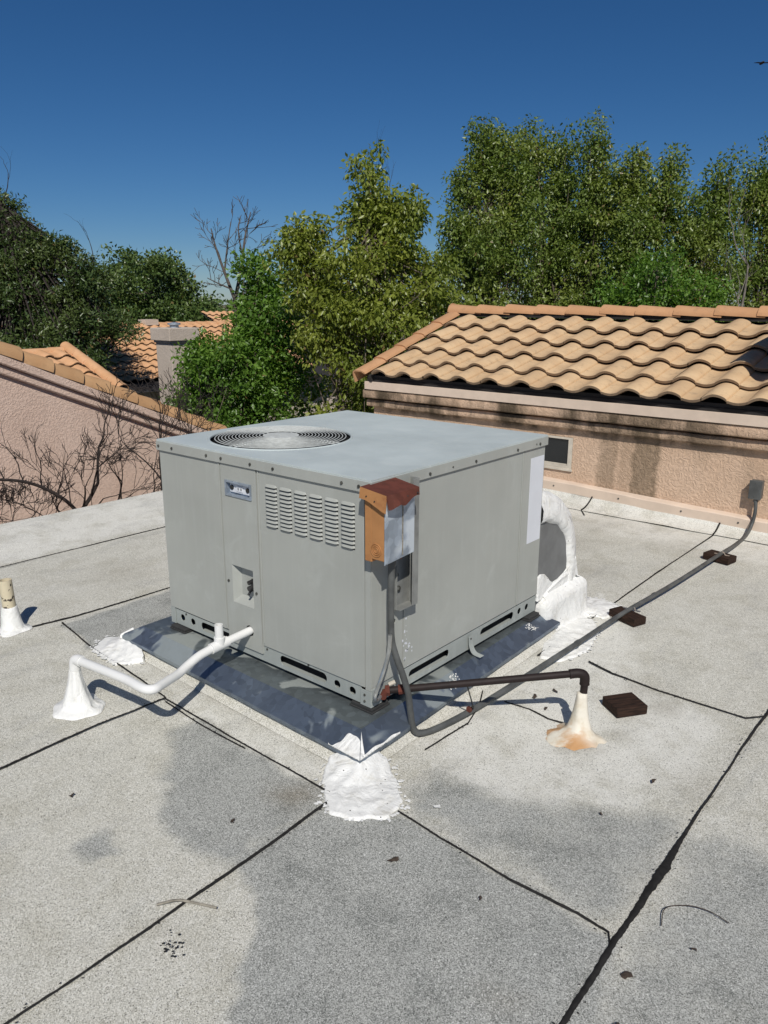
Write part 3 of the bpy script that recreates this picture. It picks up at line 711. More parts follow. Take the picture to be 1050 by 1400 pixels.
q = MB(); q.tube(smooth_path([(-1.352,-.10,.082),(-1.372,-.128,.066),(-1.380,-.146,.058),(-1.376,-.155,.044)], 6), .007, 8); q.build('mastic_smear', M['mastic'], P, smooth=60)

# ------------------------------------------------------------------ disconnect box on its channel
X = thing('disconnect_box', 'rusty electrical disconnect box with dark red hood and orange side on the unit corner', 'electrical box', (.05,.03,.71))
q = MB(); q.box((.0415,-.044,.712),(.0985,.1075,.912)); q.build('box_body', M['orange'], X, bevel=.002)
q = MB(); q.box((.0118,-.0435,.700),(.0410,.107,.935)); q.build('back_box', M['orange'], X, bevel=.002)
q = MB(); q.add([(.1005,-.047,.701),(.1005,.1085,.712),(.1005,.1085,.930),(.1005,-.047,.930),(.0990,-.047,.701),(.0990,.1085,.712),(.0990,.1085,.930),(.0990,-.047,.930)], [(0,1,2,3),(7,6,5,4),(0,4,5,1),(1,5,6,2),(2,6,7,3),(3,7,4,0)])
cov = q.build('front_cover', M['galvbox'], X)
q = MB(); q.box((.1008,.042,.716),(.1022,.0475,.905)); q.build('cover_rib', M['twig'], cov)
q = MB(); q.box((.1007,-.0465,.705),(.1035,-.034,.915)); q.build('cover_lip', M['galvbox'], cov, bevel=.001)
q = MB(); q.lathe([(.006,0),(.006,.006),(.003,.012),(0,.012)], (.094,.045,.713), 8, axis=Vector((0,0,-1))); q.build('latch', M['rust'], cov)
for r in (.022,.015,.008):
    q = MB(); q.tube([(.062+r*math.cos(a),-.0452,.745+r*math.sin(a)) for a in np.linspace(0,2*PI,25)], .0016, 6, cap=False); q.build('knockout', M['orange'], X, smooth=60)
hd = MB()
# sloped hood: top sheet, front flap with a torn lower edge, side flap
hd.add([(.000,-.052,.952),(.112,-.052,.938),(.112,.118,.938),(.000,.118,.956),(.000,-.052,.947),(.112,-.052,.933),(.112,.118,.933),(.000,.118,.951)], [(0,1,2,3),(7,6,5,4),(0,4,5,1),(2,6,7,3),(3,7,4,0)])
ys = np.linspace(-.052,.118,15); low = [.892,.893,.903,.908,.903,.899,.897,.898,.900,.903,.907,.910,.912,.913,.911]
fl = [.010,.014,.026,.030,.028,.024,.020,.016,.012,.009,.006,.004,.003,.002,.002]
vs = [(.112,y,.938) for y in ys]+[(.112+f_,y,l) for y,l,f_ in zip(ys,low,fl)]+[(.110,y,.933) for y in ys]+[(.110+f_,y,l) for y,l,f_ in zip(ys,low,fl)]
hd.add(vs, [(i,15+i,16+i,i+1) for i in range(14)]+[(30+i,31+i,46+i,45+i) for i in range(14)]+[(15+i,45+i,46+i,16+i) for i in range(14)])
hood = hd.build('hood', M['rust'], X, smooth=30)
sdp = MB(); xs = np.linspace(0,.112,9); lo = [.915,.914,.912,.908,.902,.896,.890,.884,.880]
vs = [(x,-.0525,.952-.014*x/.112) for x in xs]+[(x,-.058,l) for x,l in zip(xs,lo)]+[(x,-.0505,.950-.014*x/.112) for x in xs]+[(x,-.056,l) for x,l in zip(xs,lo)]
sdp.add(vs, [(i,i+1,10+i,9+i) for i in range(8)]+[(18+i,27+i,28+i,19+i) for i in range(8)]+[(9+i,10+i,28+i,27+i) for i in range(8)])
sdp.build('hood_side', M['orange'], X, smooth=30)
for (x,y,z) in ((.03,-.060,.925),(.065,-.060,.913)):
    q = MB(); q.lathe([(.003,0),(.002,.003),(0,.003)], (x,y+.004,z), 7, axis=Vector((0,-1,0))); q.build('rivet', M['valve'], X)
for (y,z) in ((-.03,.925),(.05,.92),(.105,.921)):
    q = MB(); q.lathe([(.0035,0),(.0025,.003),(0,.003)], (.115,y,z), 7, axis=Vector((1,0,0))); q.build('rivet', M['valve'], X)
CH = thing('mounting_channel', 'short grey upright metal channel behind the disconnect box on the unit side', 'bracket', (.02,.17,.5))
q = MB(); q.box((.0015,.105,.478),(.0045,.206,.700)); q.box((.005,.202,.478),(.046,.206,.945)); q.box((.0435,.172,.480),(.047,.2015,.945)); q.box((.005,.105,.478),(.03,.108,.64)); q.box((.0047,.1085,.478),(.044,.201,.4805)); q.build('channel', M['bracket'], CH, bevel=.001)
q = MB(); q.lathe([(.011,0),(.011,.006),(.006,.010),(0,.010)], (.0047,.140,.545), 10, axis=Vector((1,0,0))); q.build('bolt', M['screw'], CH)
q = MB(); q.lathe([(.008,0),(.008,.006),(0,.007)], (.0047,.131,.60), 10, axis=Vector((1,0,0))); q.build('bolt', M['screw'], CH)

# ------------------------------------------------------------------ conduits
R_C = .0120
K = thing('electrical_conduit', 'long grey conduit running from the disconnect box across the roof to the wall', 'conduit')
path = [(.058,.042,.700),(.054,.044,.60),(.052,.046,.50),(.052,.050,.40),(.060,.062,.335),(.082,.080,.25),(.096,.092,.18),(.102,.098,.11),(.110,.106,.045),(.124,.128,.018),(.152,.200,.016),(.186,.40,.024),(.212,.734,.034),(.235,1.156,.042)]
q = MB(); q.tube(smooth_path(path, 8), R_C, 12); q.build('flexible_run', M['conduit'], K, smooth=60)
pb = [(.235,1.156,.042),(.257,1.625,.050),(.294,2.171,.048),(.328,2.85,.053)]
q = MB(); q.tube(smooth_path(pb, 6), R_C*.95, 12); q.build('rigid_run', M['conduit'], K, smooth=60)
pc = [(.328,2.85,.053),(.324,3.15,.034),(.320,3.36,.030),(.318,3.47,.040),(.320,3.545,.085),(.327,3.566,.165),(.320,3.578,.250)]
q = MB(); q.tube(smooth_path(pc, 7), R_C, 12); q.build('wall_bend', M['conduit'], K, smooth=60)
def collar(p, d, r=.0145, L=.03): 
    p = Vector(p); d = Vector(d).normalized(); q = MB(); q.tube([p-d*L/2,p-d*L*.2,p+d*L*.2,p+d*L/2],[r*.9,r,r,r*.9],12); q.build('coupling', M['conduit'], K, smooth=50)
collar((.235,1.156,.042),(.02,.45,.008)); collar((.278,1.95,.049),(.05,.9,0),.0135); collar((.328,2.85,.053),(.01,.7,0),.013); collar((.0575,.042,.690),(0,0,1),.016,.035); collar((.224,.95,.038),(.02,.45,.008),.0125,.012)
for (cx, cy, cz) in ((.262,1.70,.0495),(.331,2.90,.0515)):
    q = MB(); pr = [(-.045,-.0075),(-.019,-.0075),(-.0125,.004),(0,.0118),(.0125,.004),(.019,-.0075),(.045,-.0075)]
    vs = [(cx+u, cy+e, cz+h) for e in (-.008,.008) for u, h in pr]+[(cx+u, cy+e, cz+h-.0015) for e in (-.008,.008) for u, h in pr]
    q.add(vs, [(i,i+1,8+i,7+i) for i in range(6)]+[(14+i,21+i,22+i,15+i) for i in range(6)]); q.build('pipe_strap', M['flex'], K, smooth=30)
Wp = thing('metal_whip', 'short bright flexible metal conduit looping into the base rail below the box', 'conduit', (.03,.06,.2))
q = MB(); q.tube(smooth_path([(.062,.030,.42),(.060,.026,.36),(.054,.010,.30),(.046,-.012,.24),(.036,-.020,.195),(.022,.000,.165),(.012,.030,.160),(.004,.052,.162)], 8), .0075, 10); q.build('whip', M['flex'], Wp, smooth=60)
q = MB(); q.tube([(.018,.045,.160),(.002,.075,.163)], .013, 10); q.build('fitting', M['rust'], Wp, smooth=40)
# ------------------------------------------------------------------ gas pipe
Gp = thing('gas_pipe', 'dark brown iron gas pipe with elbow dropping into a rust stained cone', 'pipe', (.5,.5,.2))
E_ = Vector((.548,.520,.245)); S_ = Vector((.012,.085,.168))
q = MB(); q.tube([S_, S_+(E_-S_)*.3, E_-(E_-S_).normalized()*.02], .0133, 12); q.build('pipe_run', M['gas'], Gp, smooth=60)
q = MB(); el = smooth_path([E_-(E_-S_).normalized()*.04, E_-(E_-S_).normalized()*.008, E_+Vector((.010,.010,-.012)), E_+Vector((.012,.012,-.045))], 6)
q.tube(el, [.0185]+[.0175]*(len(el)-2)+[.0185], 14); q.build('elbow', M['gas'], Gp, smooth=60)
q = MB(); q.tube([E_+Vector((.012,.012,-.044)), (E_.x+.010,E_.y+.010,.10)], .0135, 12); q.build('riser', M['gas'], Gp, smooth=60)
q = MB(); q.tube([S_-(E_-S_).normalized()*.012, S_+(E_-S_).normalized()*.004], .020, 8); q.tube([S_+(E_-S_).normalized()*.035, S_+(E_-S_).normalized()*.075], .0185, 8); q.build('union', M['rust'], Gp, smooth=30)
q = MB(); q.tube([S_+Vector((-.004,.005,.020)), S_+Vector((.012,.022,.030))], .008, 8); q.build('yellow_tag', M['frame'], Gp)
RC = thing('roof_cone', 'rust streaked cream cone sealing the gas pipe into the roof', 'pipe flashing', (.555,.528,0), 'mastic cones around pipes')
q = MB(); q.lathe([(.090,-.002),(.078,.005),(.055,.010),(.041,.030),(.031,.065),(.024,.105),(.0195,.145),(.0175,.165),(.014,.168)], (.556,.528,0), 40, wob=lambda a, j: 1+.06*math.sin(2*a+.6)+.04*math.sin(5*a+j*.6)+(.13 if j < 3 else .02)*math.sin(3*a+1)+(.07*math.sin(9*a)+.05*math.sin(14*a+1) if j < 2 else 0)+(.38 if j < 3 else .06)*math.cos(a+1.75)); q.build('cone', M['cone_rust'], RC, smooth=60)
# wire tie on the pipe and conduit
T_ = thing('black_cable_tie', 'black cable tie hanging between the gas pipe and the conduit', 'cable tie', (.2,.3,.1))
q = MB(); q.tube(smooth_path([(.232,.262,.198),(.225,.29,.15),(.212,.33,.09),(.200,.36,.045),(.183,.385,.038),(.172,.372,.02),(.185,.35,.012)], 6), .0028, 6); q.build('loop', M['black'], T_, smooth=60)
q = MB(); q.box((.178,.345,.030),(.196,.362,.048)); q.build('clip', M['rust'], T_, bevel=.002)
# ------------------------------------------------------------------ condensate drain
D_ = thing('condensate_drain', 'white plastic drain pipe with tee and trap leaving the unit front', 'drain pipe', (-.65,-.2,.2))
rp = .0168
q = MB(); q.tube(smooth_path([(-.648,.03,.243),(-.652,-.06,.236),(-.655,-.128,.231)], 5), rp, 14); q.build('outlet_stub', M['pvc'], D_, smooth=60)
q = MB(); q.tube([(-.6545,-.112,.232),(-.657,-.192,.226)], .0215, 14); q.tube([(-.6555,-.150,.228),(-.6555,-.150,.262)], .0215, 14); q.build('tee', M['pvc'], D_, smooth=40)
q = MB(); q.lathe([(.0165,.255),(.0165,.315),(.013,.315),(.013,.27),(0,.27)], (-.6555,-.150,0), 14); q.build('open_stub', M['pvc'], D_, smooth=40)
q = MB(); q.tube(smooth_path([(-.657,-.188,.226),(-.656,-.25,.218),(-.648,-.31,.203),(-.628,-.365,.197),(-.602,-.420,.205),(-.575,-.475,.214),(-.560,-.512,.219),(-.575,-.532,.220),(-.615,-.537,.219),(-.70,-.535,.217),(-.85,-.543,.210),(-1.00,-.552,.203)], 8), rp, 14); q.build('trap_run', M['pvc'], D_, smooth=60)
q = MB(); q.tube(smooth_path([(-.985,-.551,.204),(-1.010,-.553,.203),(-1.024,-.556,.193),(-1.027,-.558,.160)], 6), .0212, 14); q.build('elbow', M['pvc'], D_, smooth=60)
q = MB(); q.tube([(-1.027,-.558,.165),(-1.027,-.559,.10)], rp, 14); q.build('down_leg', M['pvc'], D_, smooth=60)
C1 = thing('roof_cone', 'white mastic cone where the white drain pipe enters the roof', 'pipe flashing', (-1.027,-.56,0), 'mastic cones around pipes')
q = MB(); q.lathe([(.100,-.002),(.094,.006),(.072,.009),(.058,.018),(.047,.050),(.038,.080),(.029,.112),(.0235,.142),(.0215,.158),(.015,.159)], (-1.027,-.560,0), 44, wob=lambda a, j: 1+.05*math.sin(3*a+j*.4)+.04*math.sin(7*a)+(.06 if j < 3 else .02)*math.sin(2*a+2)); q.build('cone', M['mastic'], C1, smooth=60)
# ------------------------------------------------------------------ vent pipe
V_ = thing('vent_pipe', 'open cream vent pipe with flaking paint in a white flared base', 'vent pipe', (-1.955,-.38,0))
q = MB(); ax = Vector((-.010,-.004,.25)).normalized()
q.lathe([(.030,.09),(.030,.252),(.0255,.252),(.0255,.12)], (-1.955,-.382,0), 24, axis=ax); q.build('pipe', M['vent'], V_, smooth=40)
q = MB(); q.lathe([(.0254,.18),(0,.18)], (-1.955,-.382,0), 20, axis=ax); q.build('bore', M['dark'], V_)
q = MB(); q.lathe([(.082,-.002),(.074,.006),(.054,.010),(.048,.028),(.042,.070),(.0365,.105),(.033,.117),(.030,.118)], (-1.955,-.382,0), 36, axis=ax, wob=lambda a, j: 1+.04*math.sin(3*a+j)+(.10 if j < 2 else .01)*math.sin(4*a)); q.build('flared_base', M['mastic'], V_, smooth=60)
# ------------------------------------------------------------------ wood blocks
def block(cx, cy, ang, lx, ly, h, label, tilt=0):
    q = MB(); q.box((-lx/2,-ly/2,0),(lx/2,ly/2,h)); o = q.build('wood_block', M['wood'], None, bevel=.003)
    o.location = (cx, cy, zr(cx, cy)+.003); o.rotation_euler = (0, tilt, ang); tag(o, label, 'wood block', 'redwood blocks on the roof')
block(.262,1.648,math.radians(-20),.165,.085,.038,'reddish wood block under the middle of the conduit')
block(.318,2.905,math.radians(-12),.165,.100,.040,'small dark wood block under the conduit nearest the house wall')
block(.612,.800,math.radians(55),.130,.112,.036,'loose dark wood block lying alone beside the rust stained cone')

# ------------------------------------------------------------------ painted elbow duct behind the unit
Dk = thing('duct_elbow', 'bulging elbow duct smeared with white mastic behind the unit', 'duct', (-.2,1.4,0))
prof = [(1.1865,.690),(1.27,.690),(1.35,.668),(1.44,.622),(1.52,.552),(1.575,.465),(1.610,.36),(1.625,.25),(1.628,.175)]
dk = MB(); n = len(prof)
XS = [-.585,-.435,-.235,-.095,-.055,-.027,-.009,-.003]
ins = [0,0,0,0,.002,.010,.026,.045]
def dpt(i, k):
    y, z = prof[i]; cy, cz = 1.19, .175; v = Vector((y-cy, z-cz)); L = v.length
    w_ = .004*float(sn(i*.5, XS[k]*30, 1.0, 2)); v = v*((L-ins[k]+w_)/L); return (XS[k], cy+v.x, cz+v.y)
fine = 5
pp = []
for i in range(n-1):
    for t in range(fine): pp.append((prof[i][0]+(prof[i+1][0]-prof[i][0])*t/fine, prof[i][1]+(prof[i+1][1]-prof[i][1])*t/fine))
pp.append(prof[-1]); prof = pp; n = len(prof)
vs = [dpt(i, k) for k in range(len(XS)) for i in range(n)]
dk.add(vs, [(k*n+i, k*n+i+1, (k+1)*n+i+1, (k+1)*n+i) for k in range(len(XS)-1) for i in range(n-1)])
# mastic rim on the flat side, from the outer edge inwards, following an uneven inner line
rings = []
for j, (sc, xo) in enumerate([(1.0,-.003),(.945,.008),(.895,.011),(.86,.008),(.835,-.003),(.828,-.0095)]):
    row = []
    for i in range(n):
        y, z = prof[i]; v = Vector((y-1.19, z-.175)); L = v.length
        u = i/(n-1); wob = .03*math.sin(i*.21)+.012*math.sin(i*.7+1)
        s_ = (L-.045)/L*(1-(1-sc)*(1.15+wob*3+.30*max(0, u-.55)))
        row.append((xo+.003*math.sin(i*.55+j*2)*(1 if 0 < j < 4 else .3), 1.19+v.x*s_, .175+v.y*s_))
    rings.append(row)
vs = sum(rings, []); dk.add(vs, [(j*n+i, j*n+i+1, (j+1)*n+i+1, (j+1)*n+i) for j in range(5) for i in range(n-1)])
dk.build('mastic_coat', M['mastic'], Dk, smooth=60)
q = MB(); row = [(-.009,y,z) for (_x,y,z) in rings[4]]; q.add(row+[(-.009,1.187,.175),(-.009,1.187,row[0][2])], [tuple(range(len(row)+2))]); q.build('bare_metal_side', M['zinc_paint'], Dk)
# mastic covering the lower left of the bare side
q = MB(); pts = [(1.188,.292),(1.215,.300),(1.25,.292),(1.285,.266),(1.315,.240),(1.345,.225),(1.40,.228),(1.46,.244),(1.52,.275),(1.575,.30),(1.60,.235),(1.625,.17),(1.188,.17)]
q.prism(pts, lambda p, s: (-.0085,p,s), lambda p, s: (.003+.003*math.sin(p*50+s*30),p,s)); q.build('mastic_coat', M['mastic'], Dk, bevel=.005)
# boxed base with soft mastic edges
bs = MB(); hx, hy = (-.56,.050), (1.205,1.650)
def base(u, v):
    # walk along the roof line round the visible corner, v runs up the side and over the ledge
    L1, L2, L3 = hx[1]-hx[0], hy[1]-hy[0], .4; d = u*(L1+L2+L3); rc = .035
    if d < L1: x, y, nx, ny = hx[0]+d, hy[1], 0, 1
    elif d < L1+L2: x, y, nx, ny = hx[1], hy[1]-(d-L1), 1, 0
    else: x, y, nx, ny = hx[1]-(d-L1-L2), hy[0], 0, -1
    for dc, sg in ((L1, 1), (L1+L2, -1)):
        k = min(abs(d-dc)/rc, 1.0)
        if k < 1: nx, ny = (nx*k + (1-k)*.7, ny*k+(1-k)*.7*sg); x -= nx*rc*(1-k)*.25; y -= ny*rc*(1-k)*.25
    pz = [(-.004,.050),(.004,.022),(.014,.010),(.05,.003),(.10,.0),(.140,-.002),(.162,-.012),(.178,-.035),(.195,-.075)]
    t = v*(len(pz)-1); j = min(int(t), len(pz)-2); s_ = t-j; z = pz[j][0]*(1-s_)+pz[j+1][0]*s_; o_ = pz[j][1]*(1-s_)+pz[j+1][1]*s_
    w_ = .0035*float(sn(d*9, z*22, 1, 3))
    return (x+nx*(o_+w_), y+ny*(o_+w_), z+(.010*float(sn(d*5, 3, 1, 4)) if z > .12 else 0))
bs.grid(150, 40, base); bs.build('mastic_base', M['mastic'], Dk, smooth=60)
q = MB(); q.box((-.55,1.191,-.05),(-.012,1.62,.18)); q.build('duct_throat', M['zinc_paint'], Dk)

# ------------------------------------------------------------------ house on the right
H = thing('tiled_house', 'peach stucco house wall with clay tile roof behind the air conditioner', 'house', (0,3.85,0))
def hp(mb, name, mat, parent=None, **k): return mb.build(name, M[mat], parent or H, **k)
WY = 3.62
q = MB(); addplate(q, rect(-3.10,EYE_FLOOR,4.5,.81), [rect(-1.72,.255,-1.055,.515)], .06, FRONT(WY)); q.box((-3.10,WY+.061,EYE_FLOOR),(-3.02,6.2,.85)); hp(q, 'front_wall', 'stucco')
q = MB(); q.add([(-3.098,3.75,.851),(-3.098,5.03,1.32),(-3.098,6.2,.851),(-3.03,3.75,.851),(-3.03,5.03,1.32),(-3.03,6.2,.851)], [(0,1,2),(5,4,3),(0,3,4,1),(1,4,5,2),(2,5,3,0)]); hp(q, 'gable_wall', 'stucco')
# stucco bands
def band(y0, z0, z1, x0, name):
    m = MB(); pr = [(WY-.001,z0+.008),(y0+.012,z0),(y0+.003,z0+.004),(y0,z0+.012),(y0,z1-.012),(y0+.006,z1-.003),(WY-.001,z1)]
    nseg = 90
    vs = []
    for i in range(nseg+1):
        x = x0+(4.5-x0)*i/nseg
        for (y, z) in pr: vs.append((x, y+.003*float(sn(x, z, 16, 1))*(y < WY-.01), z+.003*float(sn(x, z, 13, 2))))
    k = len(pr); m.add(vs, [(i*k+j, i*k+j+1, (i+1)*k+j+1, (i+1)*k+j) for i in range(nseg) for j in range(k-1)]); m.add(vs[:k], [tuple(range(k))])
    return hp(m, name, 'stucco', smooth=50)
band(3.536,.670,.748,-3.165,'upper_cornice'); band(3.572,.588,.655,-3.15,'lower_cornice')
q = MB(); q.box((-3.136,3.525,.751),(4.5,3.545,.822)); hp(q, 'fascia_board', 'peach', bevel=.002)
# window
wn = MB(); addplate(wn, rect(-1.715,.257,-1.057,.513), [rect(-1.685,.290,-1.092,.497)], .03, FRONT(WY-.004)); wo_ = hp(wn, 'window', 'frame', bevel=.002)
q = MB(); q.box((-1.70,WY+.012,.27),(-1.075,WY+.016,.505)); q.build('pane', M['glass'], wo_)
q = MB(); q.box((-1.74,WY-.016,.248),(-1.045,WY-.0045,.266)); q.build('sill', M['frame'], wo_, bevel=.002)
q = MB(); q.box((-1.686,WY+.004,.291),(-1.093,WY+.0118,.300)); q.build('sash', M['frame'], wo_)
# painted metal flashing above the roof upturn
q = MB(); nx = 60
vs = []
for i in range(nx+1):
    x = -3.25+7.6*i/nx; z = trim_z(x)
    w1 = .003*math.sin(x*5)+.002*math.sin(x*17)
    vs += [(x,3.566,z+w1),(x,3.562,z+.070+w1),(x,3.572,z+.077+w1),(x,3.6195,z+.086)]
q.add(vs, [(i*4+k, (i+1)*4+k, (i+1)*4+k+1, i*4+k+1) for i in range(nx) for k in range(3)]); fl_ = hp(q, 'wall_flashing', 'peach')
for x in (-1.17,-.63,-.16,.23,.62,1.1):
    q = MB(); q.lathe([(.007,0),(.006,.003),(0,.004)], (x,3.563,trim_z(x)+.040), 8, axis=Vector((0,-1,0))); q.build('screw', M['screw'], fl_)
# roof
PIT = math.radians(19.3); EAVE = Vector((0,3.53,.878)); CP, SP = math.cos(PIT), math.sin(PIT)
def slope(x, s, h): return Vector((x, EAVE.y+s*CP-h*SP, EAVE.z+s*SP+h*CP))
q = MB(); q.add([slope(-3.14,-.0,-.03), slope(4.5,-.0,-.03), slope(4.5,1.60,-.03), slope(-3.14,1.60,-.03)], [(0,1,2,3)])
q.add([slope(-3.14,1.60,-.03), slope(4.5,1.60,-.03), (4.5,6.55,.87), (-3.14,6.55,.87)], [(0,1,2,3)]); RF = hp(q, 'roof', 'felt')
q = MB(); q.box((-3.12,3.546,.80),(4.5,3.562,.880)); q.build('bird_stop', M['felt'], RF)
TW = .2935
def tile_mesh(name, mat, w=TW, L=.345, seg=16, A=.036, Bm=.014, th=.019, lift=.048):
    us = sorted([i/seg for i in range(seg+1) if abs(i/seg-.56) > .03]+[.535,.552,.556,.572,.580]); seg = len(us)-1
    def h(u):
        if u < .553:
            t = u/.553; return A*(max(0, math.sin(PI*t))**(.95 if t < .5 else .62))
        if u < .575: return -.007
        return -.004-Bm*max(0, math.sin(PI*(u-.575)/.425))**.9+.004*(u-.575)/.425
    m = MB(); vs = []
    rows = [0, .006, .5*L, L]
    for k, s in enumerate(rows):
        for u in us: vs.append((u*w, s, h(u)+lift*(1-s/L)-(.004 if k == 0 else 0)))
    n = len(us); m.add(vs, [(k*n+i, k*n+i+1, (k+1)*n+i+1, (k+1)*n+i) for k in range(3) for i in range(seg)])
    m.add([(u*w, 0, h(u)+lift-.004) for u in us]+[(u*w, .001, h(u)+lift-.004-th) for u in us], [(i, n+i, n+i+1, i+1) for i in range(seg)], 1)
    m.add([(u*w, .001, h(u)+lift-.004-th) for u in us]+[(u*w, .12, h(u)-th*.7) for u in us], [(i, n+i, n+i+1, i+1) for i in range(seg)], 1)
    return m.mesh(name, [M[mat], M['tile_edge']], 50)
TM = tile_mesh('roof_tile', 'tile')
ROWS = [-.030,.235,.545,.85,1.16]
Rx = Matrix.Rotation(PIT, 4, 'X')
BASE = -.214                                                   # a tile joint measured on the eave
for j, s in enumerate(ROWS):
    for i in range(-10, 6):
        x = BASE + i*TW - .56*TW
        if x < -3.17: continue
        p = slope(x+random.uniform(-.003,.003), s+random.uniform(-.006,.006), 0.0)
        share('roof_tile', TM, RF, Matrix.Translation(p) @ Rx @ Matrix.Rotation(random.uniform(-.012,.012), 4, 'Z'))
def barrel(name, mat, L, r0, r1, hgt, seg=12, th=.014):
    m = MB(); vs = []
    for (s, r) in ((0, r0), (.03, r0*1.0), (L, r1)):
        for k in range(seg+1):
            a = PI*k/seg; vs.append((s, r*math.cos(a), r*hgt*math.sin(a)))
    n = seg+1; m.add(vs, [(j*n+k, (j+1)*n+k, (j+1)*n+k+1, j*n+k+1) for j in range(2) for k in range(seg)])
    for s, r in ((0, r0), (L, r1)):
        a_ = [(s, r*math.cos(PI*k/seg), r*hgt*math.sin(PI*k/seg)) for k in range(n)]; b_ = [(s, (r-th)*math.cos(PI*k/seg), (r-th)*hgt*math.sin(PI*k/seg)) for k in range(n)]
        m.add(a_+b_, [(k, n+k, n+k+1, k+1) for k in range(seg)])
    return m.mesh(name, M[mat], 45)
RM = barrel('ridge_tile', 'ridge', .40, .098, .086, .82)
RY, RZ = 5.055, 1.430
x = -3.23; k = 0
q = MB()
while x < 4.3:
    # each ridge tile laps over the next one to its right
    Mx = Matrix.Translation(Vector((x, RY+random.uniform(-.006,.006), RZ+random.uniform(-.003,.004)))) @ Matrix.Rotation(.045, 4, 'Y') @ Matrix.Rotation(random.uniform(-.02,.02), 4, 'Z')
    share('ridge_tile', RM, RF, Mx); x += .338; k += 1
q = MB(); q.lathe([(.094,0),(.094,.01),(.0,.012)], (-3.228,RY,RZ-.005), 20, axis=Vector((-1,0,0))); q.build('ridge_end', M['ridge'], RF)
q = MB(); q.box((-3.14,RY-.075,RZ-.045),(4.4,RY+.075,RZ+.004)); q.build('ridge_mortar', M['felt'], RF)
# rake tiles: flat top with a turned-down outer leg
rk = MB(); L = .35
pr = [(-.085,-.10),(-.085,-.012),(-.070,.012),(-.045,.022),(.03,.018),(.062,.006),(.072,-.012),(.060,-.014),(.028,.004),(-.045,.008),(-.066,-.002),(-.072,-.10)]
rk.prism(pr, lambda p, h: (p, 0, h+.016), lambda p, h: (p*.94, L, h)); RKM = rk.mesh('rake_tile', M['ridge'], 40)
for k in range(5):
    s = -.05+.315*k; p = slope(-3.150, s, .030)
    share('rake_tile', RKM, RF, Matrix.Translation(p) @ Rx @ Matrix.Rotation(random.uniform(-.01,.01), 4, 'Z'))
q = MB(); q.prism([(-.01,-.05),(.012,-.05),(.012,.012),(-.01,.012)], lambda p, h: slope(-3.055+p, -.03, .0+h), lambda p, h: slope(-3.055+p, 1.50, .0+h)); q.build('rake_pan', M['felt'], RF)
# chimney that throws the shadow on the right end of the tiles
q = MB(); q.box((.33,3.69,.86),(1.05,4.42,1.60)); ch = hp(q, 'chimney', 'stucco', bevel=.01)
q = MB(); q.box((.29,3.67,1.601),(1.07,4.44,1.68)); q.build('chimney_cap', M['stucco'], ch, bevel=.01)
# the box on the wall
J = thing('junction_box', 'small grey junction box on the peach stucco wall above the conduit', 'junction box', (.31,3.58,.3))
q = MB(); q.box((.274,3.562,.264),(.349,3.6195,.386)); q.build('box', M['conduit'], J, bevel=.004)
q = MB(); q.box((.271,3.555,.261),(.352,3.5615,.389)); cv = q.build('cover', M['conduit'], J, bevel=.003)
for z in (.279,.371):
    q = MB(); q.lathe([(.004,0),(.003,.002),(0,.002)], (.311,3.555,z), 8, axis=Vector((0,-1,0))); q.build('screw', M['screw'], cv)
q = MB(); q.tube([(.316,3.580,.2635),(.320,3.578,.240)], .015, 10); q.build('hub', M['conduit'], J)

# ------------------------------------------------------------------ house on the left: a gable wall with rake tiles
HL = thing('gable_house', 'pink stucco gable wall with barrel tiles along its slope at the left', 'house', (-7,2,EYE_FLOOR))
GX = -7.0
def rz(y): return .90-(y-2.13)*.432                         # underside of the rake tiles
q = MB(); ya, yb = -2.5, 5.6
q.add([(GX,ya,EYE_FLOOR),(GX,yb,EYE_FLOOR),(GX,yb,rz(yb)-.05),(GX,ya,rz(ya)-.05),(GX-5,ya,EYE_FLOOR),(GX-5,yb,EYE_FLOOR),(GX-5,yb,rz(yb)-.05),(GX-5,ya,rz(ya)-.05)], [(0,1,2,3),(7,6,5,4),(1,5,6,2),(0,3,7,4),(3,2,6,7)])
q.build('wall', M['stucco_left'], HL)
def rband(x0, d0, d1, name):
    m = MB(); pr = [(GX+.001,-d1),(x0-.012,-d1),(x0,-d1+.015),(x0,-d0-.012),(x0-.01,-d0),(GX+.001,-d0)]
    m.prism(pr, lambda p, h: (p, ya, rz(ya)+h), lambda p, h: (p, yb, rz(yb)+h)); m.build(name, M['stucco_left'], HL)
rband(GX+.105,.012,.118,'rake_moulding'); rband(GX+.055,.122,.225,'rake_moulding')
RF2 = MB(); RF2.add([(GX+.07,ya,rz(ya)-.008),(GX+.07,yb,rz(yb)-.008),(GX-5,yb,rz(yb)-.008),(GX-5,ya,rz(ya)-.008)], [(0,1,2,3)]); RF2 = RF2.build('roof', M['felt'], HL)
BM2 = barrel('rake_tile', 'tile_left', .43, .165, .140, .95, 14, .02)
ang = math.atan(.432); y = 6.0
ystep = .375*math.cos(ang); k0 = 2.130 % ystep
n0 = int((5.45-2.130)/ystep)+1; yy = 2.130-14*ystep
while yy < 5.5:
    # lower end laps over the tile below it: local +x runs up the slope
    base_ = Vector((GX-.045, yy+.0, rz(yy)-.004))
    Rm = Matrix.Rotation(-PI/2, 4, 'Z')
    up = Matrix.Rotation(ang, 4, 'X').inverted()
    Ml = Matrix.Translation(base_) @ Matrix.Rotation(-ang, 4, 'X') @ Matrix.Rotation(-PI/2, 4, 'Z') @ Matrix.Rotation(.035, 4, 'Y') @ Matrix.Rotation(random.uniform(-.015,.015), 4, 'Z')
    share('rake_tile', BM2, RF2, Ml); yy += ystep

